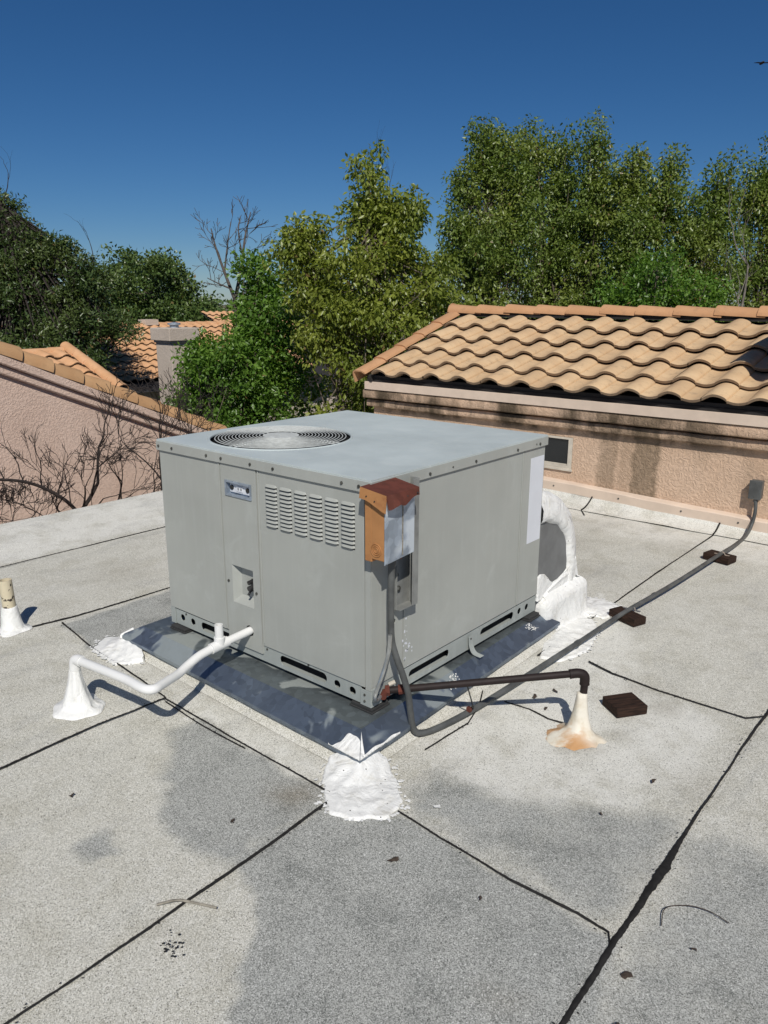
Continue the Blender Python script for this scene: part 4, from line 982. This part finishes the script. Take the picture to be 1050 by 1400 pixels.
# ------------------------------------------------------------------ the tiled gable beyond it, and the far house
def tiled_slope(T, origin, down, run, cols, rows, tm, expo, tw, pitch, thick=.1):
    """tiles on a slope: origin = top corner, down = horizontal unit vector downhill, run = unit vector along the ridge"""
    d = Vector((down.x*math.cos(pitch), down.y*math.cos(pitch), -math.sin(pitch))); r = Vector(run); nrm = r.cross(-d)
    if nrm.z < 0: nrm = -nrm
    for j in range(rows):
        for i in range(cols):
            p = origin + d*(expo*(j+1)) + r*(tw*i)
            # tile local x along run, y uphill, z normal
            ux = r if r.cross(-d).dot(nrm) > 0 else -r
            pp_ = p if ux == r else p + r*tw
            Mt = Matrix(((ux.x, -d.x, nrm.x, pp_.x),(ux.y, -d.y, nrm.y, pp_.y),(ux.z, -d.z, nrm.z, pp_.z),(0,0,0,1)))
            share('roof_tile', tm, T, Mt @ Matrix.Rotation(random.uniform(-.015,.015), 4, 'Z'))
    s = MB(); a = origin - nrm*.03; c = origin + d*(expo*rows) - nrm*.03; e = r*(tw*cols)
    s.add([a, a+e, c+e, c], [(0,1,2,3)]); return s, d, nrm
TMF = tile_mesh('roof_tile', 'tile_far', seg=8)
HB = thing('low_gable_roof', 'short clay tiled roof end showing above the left rake tiles', 'roof', (-11,3,EYE_FLOOR))
q = MB(); q.box((-14.5,-1,EYE_FLOOR),(-9.1,4.75,.05)); q.build('wall', M['stucco_left'], HB)
RB = MB(); RB.add([(-10.9,-.5,.70),(-10.9,4.78,.70),(-9.0,4.78,.02),(-9.0,-.5,.02)], [(0,1,2,3)]); RB.add([(-10.9,-.5,.70),(-10.9,4.78,.70),(-12.8,4.78,.02),(-12.8,-.5,.02)], [(3,2,1,0)]); RB.add([(-12.8,4.77,.02),(-10.9,4.77,.70),(-9.0,4.77,.02)], [(0,1,2)])
RB = RB.build('roof', M['felt'], HB, loc=(0,0,0)); RB.location = -HB.location
tiled_slope(RB, Vector((-10.86,2.45,.735)), Vector((1,0,0)), Vector((0,1,0)), 8, 5, TMF, .335, TW, math.atan(.36))
RM2 = barrel('ridge_tile', 'tile_far', .40, .105, .092, .85, 8)
for k in range(9): share('ridge_tile', RM2, RB, Matrix.Translation(Vector((-10.9,4.82-.338*(k+1)+.0,.70+random.uniform(-.01,.01)))) @ Matrix.Rotation(PI/2, 4, 'Z') @ Matrix.Rotation(-.03, 4, 'Y'))
dd = Vector((math.cos(math.atan(.36)),0,-math.sin(math.atan(.36))))
for k in range(5): 
    Mt = Matrix.Translation(Vector((-10.9,4.80,.77))+dd*(.34*(k+1))) @ Matrix.Rotation(PI, 4, 'Z') @ Matrix.Rotation(-math.atan(.36)-.03, 4, 'Y')
    share('rake_tile', RM2, RB, Mt)

FH = thing('far_house', 'distant house with sunny orange tile slope behind the stucco chimney', 'house', (-18,11,EYE_FLOOR))
q = MB(); q.box((-22,6.5,EYE_FLOOR),(-14.2,14.4,-.35)); q.build('wall', M['stucco_far'], FH)
RB3 = MB(); RB3.add([(-17.2,6.3,1.0),(-17.2,14.6,1.0),(-13.6,14.6,-.3),(-13.6,6.3,-.3)], [(0,1,2,3)]); RB3.add([(-17.2,6.3,1.0),(-17.2,14.6,1.0),(-20.8,14.6,-.3),(-20.8,6.3,-.3)], [(3,2,1,0)])
RB3 = RB3.build('roof', M['felt'], FH)
RB3.location = Vector((0,0,-.14)) - FH.location
tiled_slope(RB3, Vector((-17.15,7.6,1.04)), Vector((1,0,0)), Vector((0,1,0)), 21, 10, TMF, .335, TW, math.atan(.36))
for k in range(24): share('ridge_tile', RM2, RB3, Matrix.Translation(Vector((-17.2,6.4+.338*k,1.03))) @ Matrix.Rotation(PI/2, 4, 'Z') @ Matrix.Rotation(.03, 4, 'Y'))
q = MB(); q.box((-17.35,10.35,.90),(-17.0,10.75,1.05)); q.build('ridge_vent', M['stucco_far'], FH)
FG = thing('far_gable', 'small piece of orange tiled roof rising behind the dead tree', 'roof', (-19,16,EYE_FLOOR))
q = MB(); q.box((-23,14.9,EYE_FLOOR),(-19.2,20,.2)); q.build('wall', M['stucco_far'], FG)
RG = MB(); RG.add([(-20.5,14.8,1.9),(-20.5,20,1.9),(-17.8,20,.7),(-17.8,14.8,.7)], [(0,1,2,3)]); RG = RG.build('roof', M['felt'], FG); RG.location.z -= .75
tiled_slope(RG, Vector((-20.45,14.8,1.93)), Vector((1,0,0)), Vector((0,1,0)), 12, 8, TMF, .335, TW, math.atan(.42))
CM = thing('stucco_chimney', 'pale stucco chimney with wide cap in front of the far tile roof', 'chimney', (-12,7.5,EYE_FLOOR))
CMR = Matrix.Rotation(math.radians(5), 4, 'Z')
q = MB(); q.box((-12.02,7.28,EYE_FLOOR),(-11.51,7.86,.80)); q.build('shaft', M['stucco_far'], CM, bevel=.01)
q = MB(); q.box((-12.05,7.25,.73),(-11.48,7.89,.775)); q.box((-12.09,7.21,.7755),(-11.44,7.93,1.02)); q.build('cap', M['stucco_far'], CM, bevel=.012)
q = MB(); q.lathe([(.09,1.02),(.09,1.07),(.13,1.08),(.13,1.11),(0,1.13)], (-11.75,7.55,0), 16); q.build('flue_top', M['galvbox'], CM, smooth=40)

# ------------------------------------------------------------------ vegetation
def branch_tree(mb, p, d, L, r, depth, rng, spread=.6, seg=6, up=.1, kids=(2,3), shrink=.72, tips=None, wig=.18, rmin=0.0):
    n = 4; pts = [Vector(p)]; rr = [r]; q = Vector(p); dd = Vector(d).normalized()
    for i in range(n):
        dd = (dd + Vector(rng.normal(0, wig, 3)) + Vector((0,0,up*.3))).normalized(); q = q + dd*(L/n); pts.append(q.copy()); rr.append(r*(1-.42*(i+1)/n))
    rr = [max(v, rmin) for v in rr]
    mb.tube(pts, rr, seg if r > .02 else (5 if r > .008 else 3), cap=False)
    if depth <= 0:
        if tips is not None: tips.append(q.copy())
        return
    for k in range(rng.integers(kids[0], kids[1]+1)):
        ax = Vector(rng.normal(0, 1, 3)).normalized(); nd = (dd + ax*spread + Vector((0,0,up))).normalized()
        at = pts[-1] if k == 0 else pts[rng.integers(2, n+1)]
        branch_tree(mb, at, nd, L*shrink*rng.uniform(.8,1.15), rr[-1]*(.95 if k == 0 else .7), depth-1, rng, spread, seg, up, kids, shrink, tips, wig, rmin)

def leaf_mesh(name, centers, radii, counts, size, mat, rng, droop=.35, aspect=.5):
    C = np.repeat(centers, counts, axis=0); Rr = np.repeat(radii, counts, axis=0); N = len(C)
    d = rng.normal(0, 1, (N,3)); d /= np.linalg.norm(d, axis=1)[:,None]; d *= (rng.random(N)**.45)[:,None]
    pos = C + d*Rr
    ax = d*.8 + rng.normal(0, .75, (N,3)); ax[:,2] -= droop; ax /= np.linalg.norm(ax, axis=1)[:,None]
    s = rng.normal(0, 1, (N,3)); s[:,2] *= .6; s -= ax*(s*ax).sum(1)[:,None]; s /= np.linalg.norm(s, axis=1)[:,None]; nn = np.cross(ax, s)
    sz = (size*rng.uniform(.65,1.3,N))[:,None]; wd = sz*aspect*.5
    V = np.stack([pos, pos+ax*sz*.42+s*wd+nn*sz*.10, pos+ax*sz, pos+ax*sz*.42-s*wd+nn*sz*.10], 1).reshape(-1,3)
    me = bpy.data.meshes.new(name); me.vertices.add(4*N); me.vertices.foreach_set('co', V.astype(np.float32).ravel())
    b0 = (np.arange(N)*4)[:,None]; F = np.concatenate([b0+np.array([0,1,2]), b0+np.array([0,2,3])], 1).reshape(-1)
    me.loops.add(6*N); me.loops.foreach_set('vertex_index', F.astype(np.int32)); me.polygons.add(2*N)
    me.polygons.foreach_set('loop_start', (np.arange(2*N)*3).astype(np.int32)); me.polygons.foreach_set('loop_total', np.full(2*N, 3, np.int32))
    me.materials.append(M[mat]); me.update(calc_edges=True); return me

def tree(name, label, cat, base, lobes, size, mat, seed, dens=1.0, bark='bark', group=None, trunk_r=.11, crad=.30, per=46, droop=.35, aspect=.5, shell=.55, bare=0):
    """lobes: (centre, radii, clusters); leaf clusters fill each lobe with more near its surface"""
    rng = np.random.default_rng(seed); T = thing(name, label, cat, base, group)
    cs, rs = [], []; tk = MB(); b0 = Vector(base)
    topc = max(lobes, key=lambda l: l[0][2]); mid = Vector(lobes[0][0])
    main = [b0, b0.lerp(mid, .5)+Vector((rng.normal(0,.12),rng.normal(0,.12),0)), mid, Vector(topc[0])+Vector((0,0,topc[1][2]*.55))]
    tp = smooth_path(main, 6); tk.tube(tp, [trunk_r*(1-.88*i/(len(tp)-1)) for i in range(len(tp))], 9)
    for (c, r, n) in lobes:
        n = int(n*dens); d = rng.normal(0, 1, (n,3)); d /= np.linalg.norm(d, axis=1)[:,None]
        rad = 1-(1-shell)*rng.random(n)**1.3*1.0; rad[: n//5] = rng.random(n//5)*.7
        pos = np.array(c) + d*np.array(r)*rad[:,None]*(1+.16*np.sin(d[:,0]*7+seed)+.12*np.sin(d[:,2]*9+d[:,1]*6+seed*2))[:,None]
        cs.append(pos); rs.append(crad*rng.uniform(.6,1.35,(n,1))*np.array([[1,1,.85]]))
        for k in range(min(n, 26)):
            t = rng.uniform(.25,.95); a = tp[int(t*(len(tp)-1))]; e = Vector(pos[k]); 
            m_ = a.lerp(e, .5)+Vector((0,0,-.12+rng.normal(0,.1))); pth = smooth_path([a, m_, e], 4)
            tk.tube(pth, [trunk_r*.30*(1-t*.5)*(1-.85*i/(len(pth)-1)) for i in range(len(pth))], 5, cap=False)
        for k in range(bare):
            e = Vector(pos[rng.integers(0,n)]); branch_tree(tk, e, (e-Vector(c)).normalized()+Vector((0,0,.8)), .55, .012, 2, rng, .5, 4)
    tk.build('trunk', M[bark], T, smooth=60)
    C = np.concatenate(cs); R = np.concatenate(rs); cnt = np.maximum(4, (per*rng.uniform(.45,1.5,len(C))*(R[:,0]/crad)**1.5)).astype(int)
    me = leaf_mesh('crown', C, R, cnt, size, mat, rng, droop, aspect); link('crown', me, T)
    return T

GZ = EYE_FLOOR
def T_(name, label, base, lobes, mat, seed, size=.072, per=125, crad=.27, droop=.6, group=None, bark='bark', **k):
    return tree(name, label, 'tree', (*base, GZ), [(c, r, n) for c, r, n in lobes], size, mat, seed, 1.0, bark, group, crad=crad, per=per, droop=droop, **k)
T_('broadleaf_tree', 'yellow green tree with drooping leaves left of the tiled roof', (-5.7,6.4),
   [((-5.65,6.45,1.5),(.85,.8,1.1),100),((-5.84,6.7,2.85),(.32,.32,.72),36),((-5.5,6.78,2.45),(.34,.34,.6),30),((-6.42,6.0,2.15),(.28,.28,.55),26),((-6.15,6.05,1.5),(.5,.5,.75),36),((-5.2,6.9,1.75),(.48,.48,.75),40),((-4.85,7.1,1.1),(.5,.5,.8),40),((-5.6,6.3,.0),(1.2,1.1,1.0),70)], 'leaf_yel', 21, .074, 112, .24, .85, trunk_r=.09)
T_('green_shrub_tree', 'fresh green bushy tree beside the chimney behind the left gable', (-8.3,6.4),
   [((-8.25,6.3,.35),(.75,.75,.75),70),((-8.2,6.75,1.75),(.34,.34,.45),26),((-7.95,6.75,1.2),(.5,.5,.6),44),((-8.62,5.95,.45),(.38,.38,.45),34),((-8.8,5.75,-.15),(.42,.42,.42),30),((-7.8,6.6,.3),(.7,.7,.8),60),((-8.4,6.1,-.6),(1.0,1.0,.7),50)], 'leaf_bright', 22, .080, 108, .24, .15, trunk_r=.10)
RG_ = 'tall trees behind the tiled roof'
T_('broadleaf_tree', 'tallest green tree behind the left end of the tile ridge', (-6.6,10.9),
   [((-6.55,10.95,2.1),(.82,.82,1.1),90),((-6.78,11.15,4.05),(.30,.30,.95),40),((-7.02,10.75,3.35),(.27,.27,.72),30),((-6.36,11.25,3.75),(.30,.30,.85),34),((-7.0,10.6,2.4),(.42,.42,.8),36),((-6.2,11.2,2.9),(.5,.5,.8),40),((-6.6,10.8,.6),(1.0,1.0,1.0),60)], 'leaf_mid', 31, group=RG_)
T_('broadleaf_tree', 'green tree second from the left along the tile ridge with twin tops', (-6.3,12.6),
   [((-6.35,12.6,2.3),(.80,.80,1.2),90),((-6.66,12.6,4.15),(.27,.27,.85),34),((-6.25,12.9,4.1),(.27,.27,.85),34),((-5.92,12.7,3.2),(.42,.42,.8),36),((-6.3,12.4,.9),(1.0,1.0,1.1),60)], 'leaf_mid', 32, group=RG_)
T_('broadleaf_tree', 'slender green tree near the middle of the tile ridge', (-5.4,12.7),
   [((-5.4,12.7,2.2),(.70,.70,1.2),80),((-5.5,12.8,3.95),(.26,.26,.95),36),((-5.15,12.75,3.2),(.34,.34,.6),28),((-5.4,12.6,.9),(.9,.9,1.1),55)], 'leaf_mid', 33, group=RG_)
T_('broadleaf_tree', 'full green tree with two rounded peaks behind the ridge', (-4.4,12.8),
   [((-4.4,12.8,2.0),(.85,.85,1.1),90),((-4.66,12.72,3.55),(.30,.30,.82),36),((-4.15,13.07,3.45),(.25,.25,.82),32),((-4.55,12.4,2.7),(.4,.4,.6),34),((-4.3,12.7,.8),(.95,.95,1.0),55)], 'leaf_mid', 34, group=RG_)
T_('broadleaf_tree', 'pointed green tree behind the right part of the tile ridge', (-3.3,13.0),
   [((-3.35,12.95,2.0),(.65,.65,1.05),70),((-3.2,13.15,3.2),(.25,.25,.75),28),((-3.5,12.85,2.85),(.30,.30,.55),26),((-3.2,13.0,.8),(.9,.9,.9),50)], 'leaf_mid', 35, group=RG_)
T_('broadleaf_tree', 'green tree cut by the right border of the view', (-2.5,14.3),
   [((-2.55,14.35,2.2),(.85,.85,1.3),85),((-2.92,14.15,3.4),(.32,.32,.62),30),((-2.5,14.45,3.75),(.38,.38,.7),34),((-2.4,14.2,.9),(1.0,1.0,1.0),50),((-1.6,15.0,2.9),(.8,.8,1.5),60)], 'leaf_mid', 36, group=RG_)
T_('green_shrub_tree', 'bright green low tree just behind the ridge on the right', (-3.5,11.2),
   [((-3.45,11.1,1.75),(.55,.55,.55),44),((-2.95,11.6,1.55),(.5,.5,.5),34),((-4.1,10.9,1.4),(.5,.5,.5),34),((-3.5,11.2,.6),(1.2,1.0,.9),60)], 'leaf_bright', 37, .07, 105, .24, .2)
T_('dark_evergreen', 'dark spreading evergreen at the left edge above the gable', (-14.6,6.2),
   [((-15.5,6.1,3.25),(.42,.42,.40),26),((-15.0,6.4,2.6),(.5,.5,.42),34),((-15.6,5.9,2.5),(.8,.8,.7),60),((-14.45,6.75,2.4),(.5,.5,.42),34),((-13.95,7.05,2.0),(.5,.5,.42),34),((-15.0,6.0,1.7),(1.0,1.0,.8),90),((-14.1,6.7,1.3),(.8,.8,.6),60),((-13.35,7.15,1.0),(.5,.5,.3),30),((-13.6,6.7,.35),(.5,.5,.18),24),((-14.3,6.1,.6),(1.0,1.0,.5),70),((-15.2,5.5,.4),(1.2,1.2,.7),80)], 'leaf_dark', 41, .10, 80, .26, 0.0, None, 'bark_dark', trunk_r=.2, aspect=.34, bare=1)
T_('round_tree', 'broad dome shaped green tree far behind the chimney', (-25.6,16.0),
   [((-25.7,16.15,1.1),(2.1,2.1,2.35),400),((-27.0,14.9,.7),(1.4,1.4,1.7),150),((-24.2,17.2,.4),(1.2,1.2,1.35),130),((-25.4,16.1,-.8),(2.6,2.6,1.3),120)], 'leaf_far', 42, .15, 80, .42, .1, trunk_r=.25, aspect=.6, shell=.72)
T_('round_tree', 'low green tree at the far horizon left of the dead tree', (-30,24),
   [((-30,24,.1),(3.5,3.5,1.4),170),((-34,19,.3),(4,4,1.6),150)], 'leaf_far', 43, .25, 40, .6, .1, trunk_r=.2)
def bare_tree(name, label, base, d, L, r, depth, seed, mat, spread=.5, up=.25, group=None, cat='bare tree', kids=(2,3), shrink=.74, wig=.16):
    rng = np.random.default_rng(seed); T = thing(name, label, cat, base, group); m = MB()
    branch_tree(m, base, d, L, r, depth, rng, spread, 7, up, kids, shrink, None, wig); m.build('branches', M[mat], T, smooth=60); return T
DEADP = [
 ([(-8.37, 6.140000000000001, -3.5), (-8.37, 6.44, 0.51), (-8.49, 6.5, 0.98), (-8.65, 6.58, 1.55)], 0.060, 0.042),
 ([(-8.65, 6.58, 1.55), (-8.86, 6.56, 1.99), (-9.04, 6.55, 2.38), (-9.15, 6.56, 2.68)], 0.030, 0.008),
 ([(-8.73, 6.57, 1.73), (-8.9, 6.46, 1.81), (-9.06, 6.36, 1.9)], 0.015, 0.006),
 ([(-8.86, 6.56, 1.99), (-8.89, 6.66, 2.36), (-8.92, 6.79, 2.79)], 0.017, 0.006),
 ([(-8.65, 6.58, 1.55), (-8.66, 6.75, 2.07), (-8.7, 6.89, 2.54), (-8.7, 7.03, 2.94)], 0.032, 0.008),
 ([(-8.67, 6.8, 2.25), (-8.79, 6.83, 2.59), (-8.82, 6.9, 2.85)], 0.014, 0.006)]
DT = thing('dead_tree', 'leafless grey tree standing up between the dome tree and the yellow green tree', 'bare tree', (-8.35,6.55,GZ))
m = MB(); rng = np.random.default_rng(14)
for pts, r0, r1 in DEADP:
    p = smooth_path(pts, 6); m.tube(p, [r0+(r1-r0)*k/(len(p)-1) for k in range(len(p))], 7, cap=False)
    if pts[0][2] > .2:
        for k in range(4, len(p)-1, 2):
            d = (p[k+1]-p[k-1]).normalized(); branch_tree(m, p[k], d+Vector(rng.normal(0,.75,3)), rng.uniform(.16,.30), .007, 2, rng, .6, 4, .15, (2,3), .7, None, .15, .004)
m.build('branches', M['bark_dead'], DT, smooth=60)
bare_tree('dead_tree', 'upright bare twigs beside the tallest green tree', (-7.9,9.9,.9), (.05,.03,1), 1.3, .03, 4, 8, 'bark_dark', .22, .6)
bare_tree('dead_tree', 'pale leaning bare branches in front of the trees at the right edge', (-1.9,11.9,.3), (-.5,.1,.8), 1.2, .045, 4, 12, 'bark_pale', .6, .1)
SG = 'bare shrubs against the pink wall'
def shrub(label, base, stems, seed):
    rng = np.random.default_rng(seed); T = thing('bare_shrub', label, 'bare shrub', base, SG); m = MB()
    for (dx, dy, dz, L, r, dp) in stems:
        b_ = (base[0]+rng.normal(0,.03), base[1]+rng.normal(0,.04), base[2])
        branch_tree(m, b_, (dx,dy,dz), L, r, dp, rng, .56, 6, .06, (2,3), .72, None, .16, .0023)
    m.build('branches', M['bark_dark'], T, smooth=60)
shrub('thick dark bare shrub rising just left of the air conditioner', (-4.75,1.50,-.55), [(.0,.12,1,.58,.026,5),(0,-.45,1,.45,.014,5),(0,-.9,1,.40,.011,5),(.1,.5,1,.40,.010,5)], 101)
shrub('upright bare shrub half hidden by the air conditioner corner', (-4.6,2.15,-.55), [(0,.03,1,.60,.020,5),(0,.3,1,.44,.012,5),(0,-.4,1,.42,.011,5)], 102)
shrub('thin forked bare shrub behind the thick one', (-5.0,1.95,-.55), [(0,-.15,1,.46,.014,5),(0,.35,1,.42,.011,5)], 105)
shrub('tall bare shrub crossing the rake tiles above the unit', (-4.7,2.66,-.5), [(0,.12,1,.60,.018,5),(0,-.2,1,.46,.012,5)], 106)
shrub('fine twiggy bare shrub below the middle of the pink wall', (-4.8,.82,-.62), [(0,0,1,.34,.010,5),(0,.4,1,.34,.010,5),(0,-.4,1,.32,.009,5),(.2,.1,1,.32,.008,5),(0,.8,.8,.30,.008,5)], 103)
shrub('sparse bare shrub between the two twiggy shrubs', (-5.1,.45,-.62), [(0,-.1,1,.34,.010,5),(0,.3,1,.30,.008,5),(0,-.5,1,.32,.009,5),(.1,.6,.9,.32,.008,5)], 107)
shrub('fine twiggy bare shrub at the left border', (-4.7,.12,-.62), [(0,.2,1,.36,.012,5),(0,-.3,1,.34,.010,5),(.1,.55,1,.32,.009,5)], 104)
AB = thing('bare_shrub', 'long low bare branch arching across the pink wall', 'bare shrub', (-4.3,1.2,-.3), SG)
m = MB(); rng = np.random.default_rng(9); pth = smooth_path([(-4.45,1.36,-.28),(-4.5,1.22,-.08),(-4.55,.98,.09),(-4.6,.70,.16),(-4.6,.38,.20),(-4.6,.05,.24)], 6); m.tube(pth, [.017-.010*i/len(pth) for i in range(len(pth))], 7)
for k in range(4, len(pth), 3): branch_tree(m, pth[k], (rng.normal(0,.2),rng.normal(0,.4),1), .3, .006, 2, rng, .6, 4)
m.build('branches', M['bark_dark'], AB, smooth=60)
# dry undergrowth below the trees
def scrub(name, cx, cy, rx, ry, z0, z1, n, size, mat, seed):
    rng = np.random.default_rng(seed); c = np.stack([cx+rng.uniform(-rx,rx,n), cy+rng.uniform(-ry,ry,n), rng.uniform(z0,z1,n)], 1)
    me = leaf_mesh(name, c, np.full((n,1),.4)*np.array([[1,1,.8]]), np.full(n,30), size, mat, rng); o = link(name, me); o['kind'] = 'stuff'; return o
scrub('undergrowth', -5.6, 8.8, 1.8, 2.0, -2.6, .4, 220, .12, 'leaf_mid', 61)
scrub('undergrowth', -10.5, 9.5, 2.5, 2.5, -2.6, -.9, 200, .13, 'leaf_mid', 62)
scrub('undergrowth', -2.5, 13.2, 4.5, 1.6, -2.0, .9, 260, .13, 'leaf_mid', 63)
scrub('undergrowth', -17, 4.0, 2.5, 2.5, -2.5, .6, 160, .14, 'leaf_dark', 64)

# ------------------------------------------------------------------ small litter on the roof
rng = np.random.default_rng(77)
LG = 'dark leaf scraps on the roof'
spots = [(.88,.41,'dark leaf scrap in the light area near the long right seam',1),(1.12,-.38,'forked dark leaf scrap right of the long ragged seam',1.5),(.46,-.43,'dark leaf scrap in the worn grey area below the mastic corner',1.1),(-.51,-.87,'tiny dark scrap on the light sheet left of the stain',.7),(.73,-.40,'tiny dark scrap under the cross lap',.6),(.82,.14,'tiny dark scrap on the middle sheet',.6),(.30,.66,'curled dark leaf beside the gas pipe shadow',1.2),(.38,.60,'dark flake between the conduit and the stained cone',1.0),(.34,.75,'flat grey flake above the gas pipe',1.1),(-.02,-.62,'dark scrap in the stain left of the near seam',.8),(1.22,-.20,'small dark scrap near the curled wire',.6),(1.16,-.52,'small dark scrap at the bottom right',.7)]
for (x, y, lab, s) in spots:
    m = MB(); k = 9; a0 = rng.uniform(0, 6); vs = [(x, y, zr(x,y)+.010)]
    for i in range(k):
        a = a0+2*PI*i/k; r = s*.011*rng.uniform(.45,1.25)*(1+.5*math.cos(2*(a-a0))); vs.append((x+r*math.cos(a), y+r*math.sin(a), zr(x,y)+.004+rng.uniform(0,.006)))
    m.add(vs, [(0, i+1, (i+1) % k+1) for i in range(k)]); tag(m.build('leaf_scrap', M['debris'], None), lab, 'leaf scrap', LG)
m = MB(); tag(m.tube(smooth_path([(.095,-.965,.008),(.125,-.925,.012),(.155,-.902,.008),(.225,-.872,.010)], 6), .0035, 6).build('dry_twig', M['twig'], None, smooth=60), 'thin grey twig lying across the seam in the foreground', 'twig')
m = MB(); tag(m.tube(smooth_path([(1.13,-.18,.006),(1.118,-.12,.010),(1.16,-.075,.012),(1.21,-.055,.009),(1.26,-.06,.006)], 6), .0013, 5).build('wire_offcut', M['debris'], None, smooth=60), 'fine curled wire on the right hand roof sheet', 'wire')
m = MB(); m.add([(.400,-.165,.006),(.412,-.172,.008),(.425,-.160,.007),(.416,-.148,.007)], [(0,1,2,3)]); tag(m.build('mastic_chip', M['mastic'], None), 'small white chip on the roof right of the mastic corner', 'chip')
m = MB()
for k in range(34):
    x, y = .232+rng.normal(0,.020), -1.015+rng.normal(0,.018); r = rng.uniform(.0015,.0042); a0 = rng.uniform(0,6)
    m.add([(x+r*math.cos(a0+i*1.05)*rng.uniform(.6,1.3), y+r*math.sin(a0+i*1.05)*rng.uniform(.6,1.3), .0045) for i in range(6)]+[(x,y,.006)], [(i,(i+1) % 6,6) for i in range(6)])
o = m.build('tar_drips', M['tar'], None); o['kind'] = 'stuff'

# a bird crossing the right edge of the sky
Bd = thing('flying_bird', 'tiny dark bird gliding in the sky at the right edge', 'bird', (-6.96,27.44,9.06))
bd = MB(); rt = Vector((.766,.643,0)); fw = Vector((-.643,.766,0)); c = Vector((-6.96,27.44,9.06))
bd.tube([c-fw*.16, c-fw*.08, c+fw*.04, c+fw*.13, c+fw*.19], [.005,.035,.045,.03,.006], 8)
for s in (-1, 1):
    v = [c+fw*.06, c-fw*.06, c+rt*s*.16-fw*.05+Vector((0,0,.01)), c+rt*s*.30-fw*.02-Vector((0,0,.005)), c+rt*s*.16+fw*.06+Vector((0,0,.015))]
    bd.add(v+[p-Vector((0,0,.008)) for p in v], [(0,1,2,4),(4,2,3),(9,7,6,5),(8,7,9)])
bd.build('body', M['debris'], Bd)
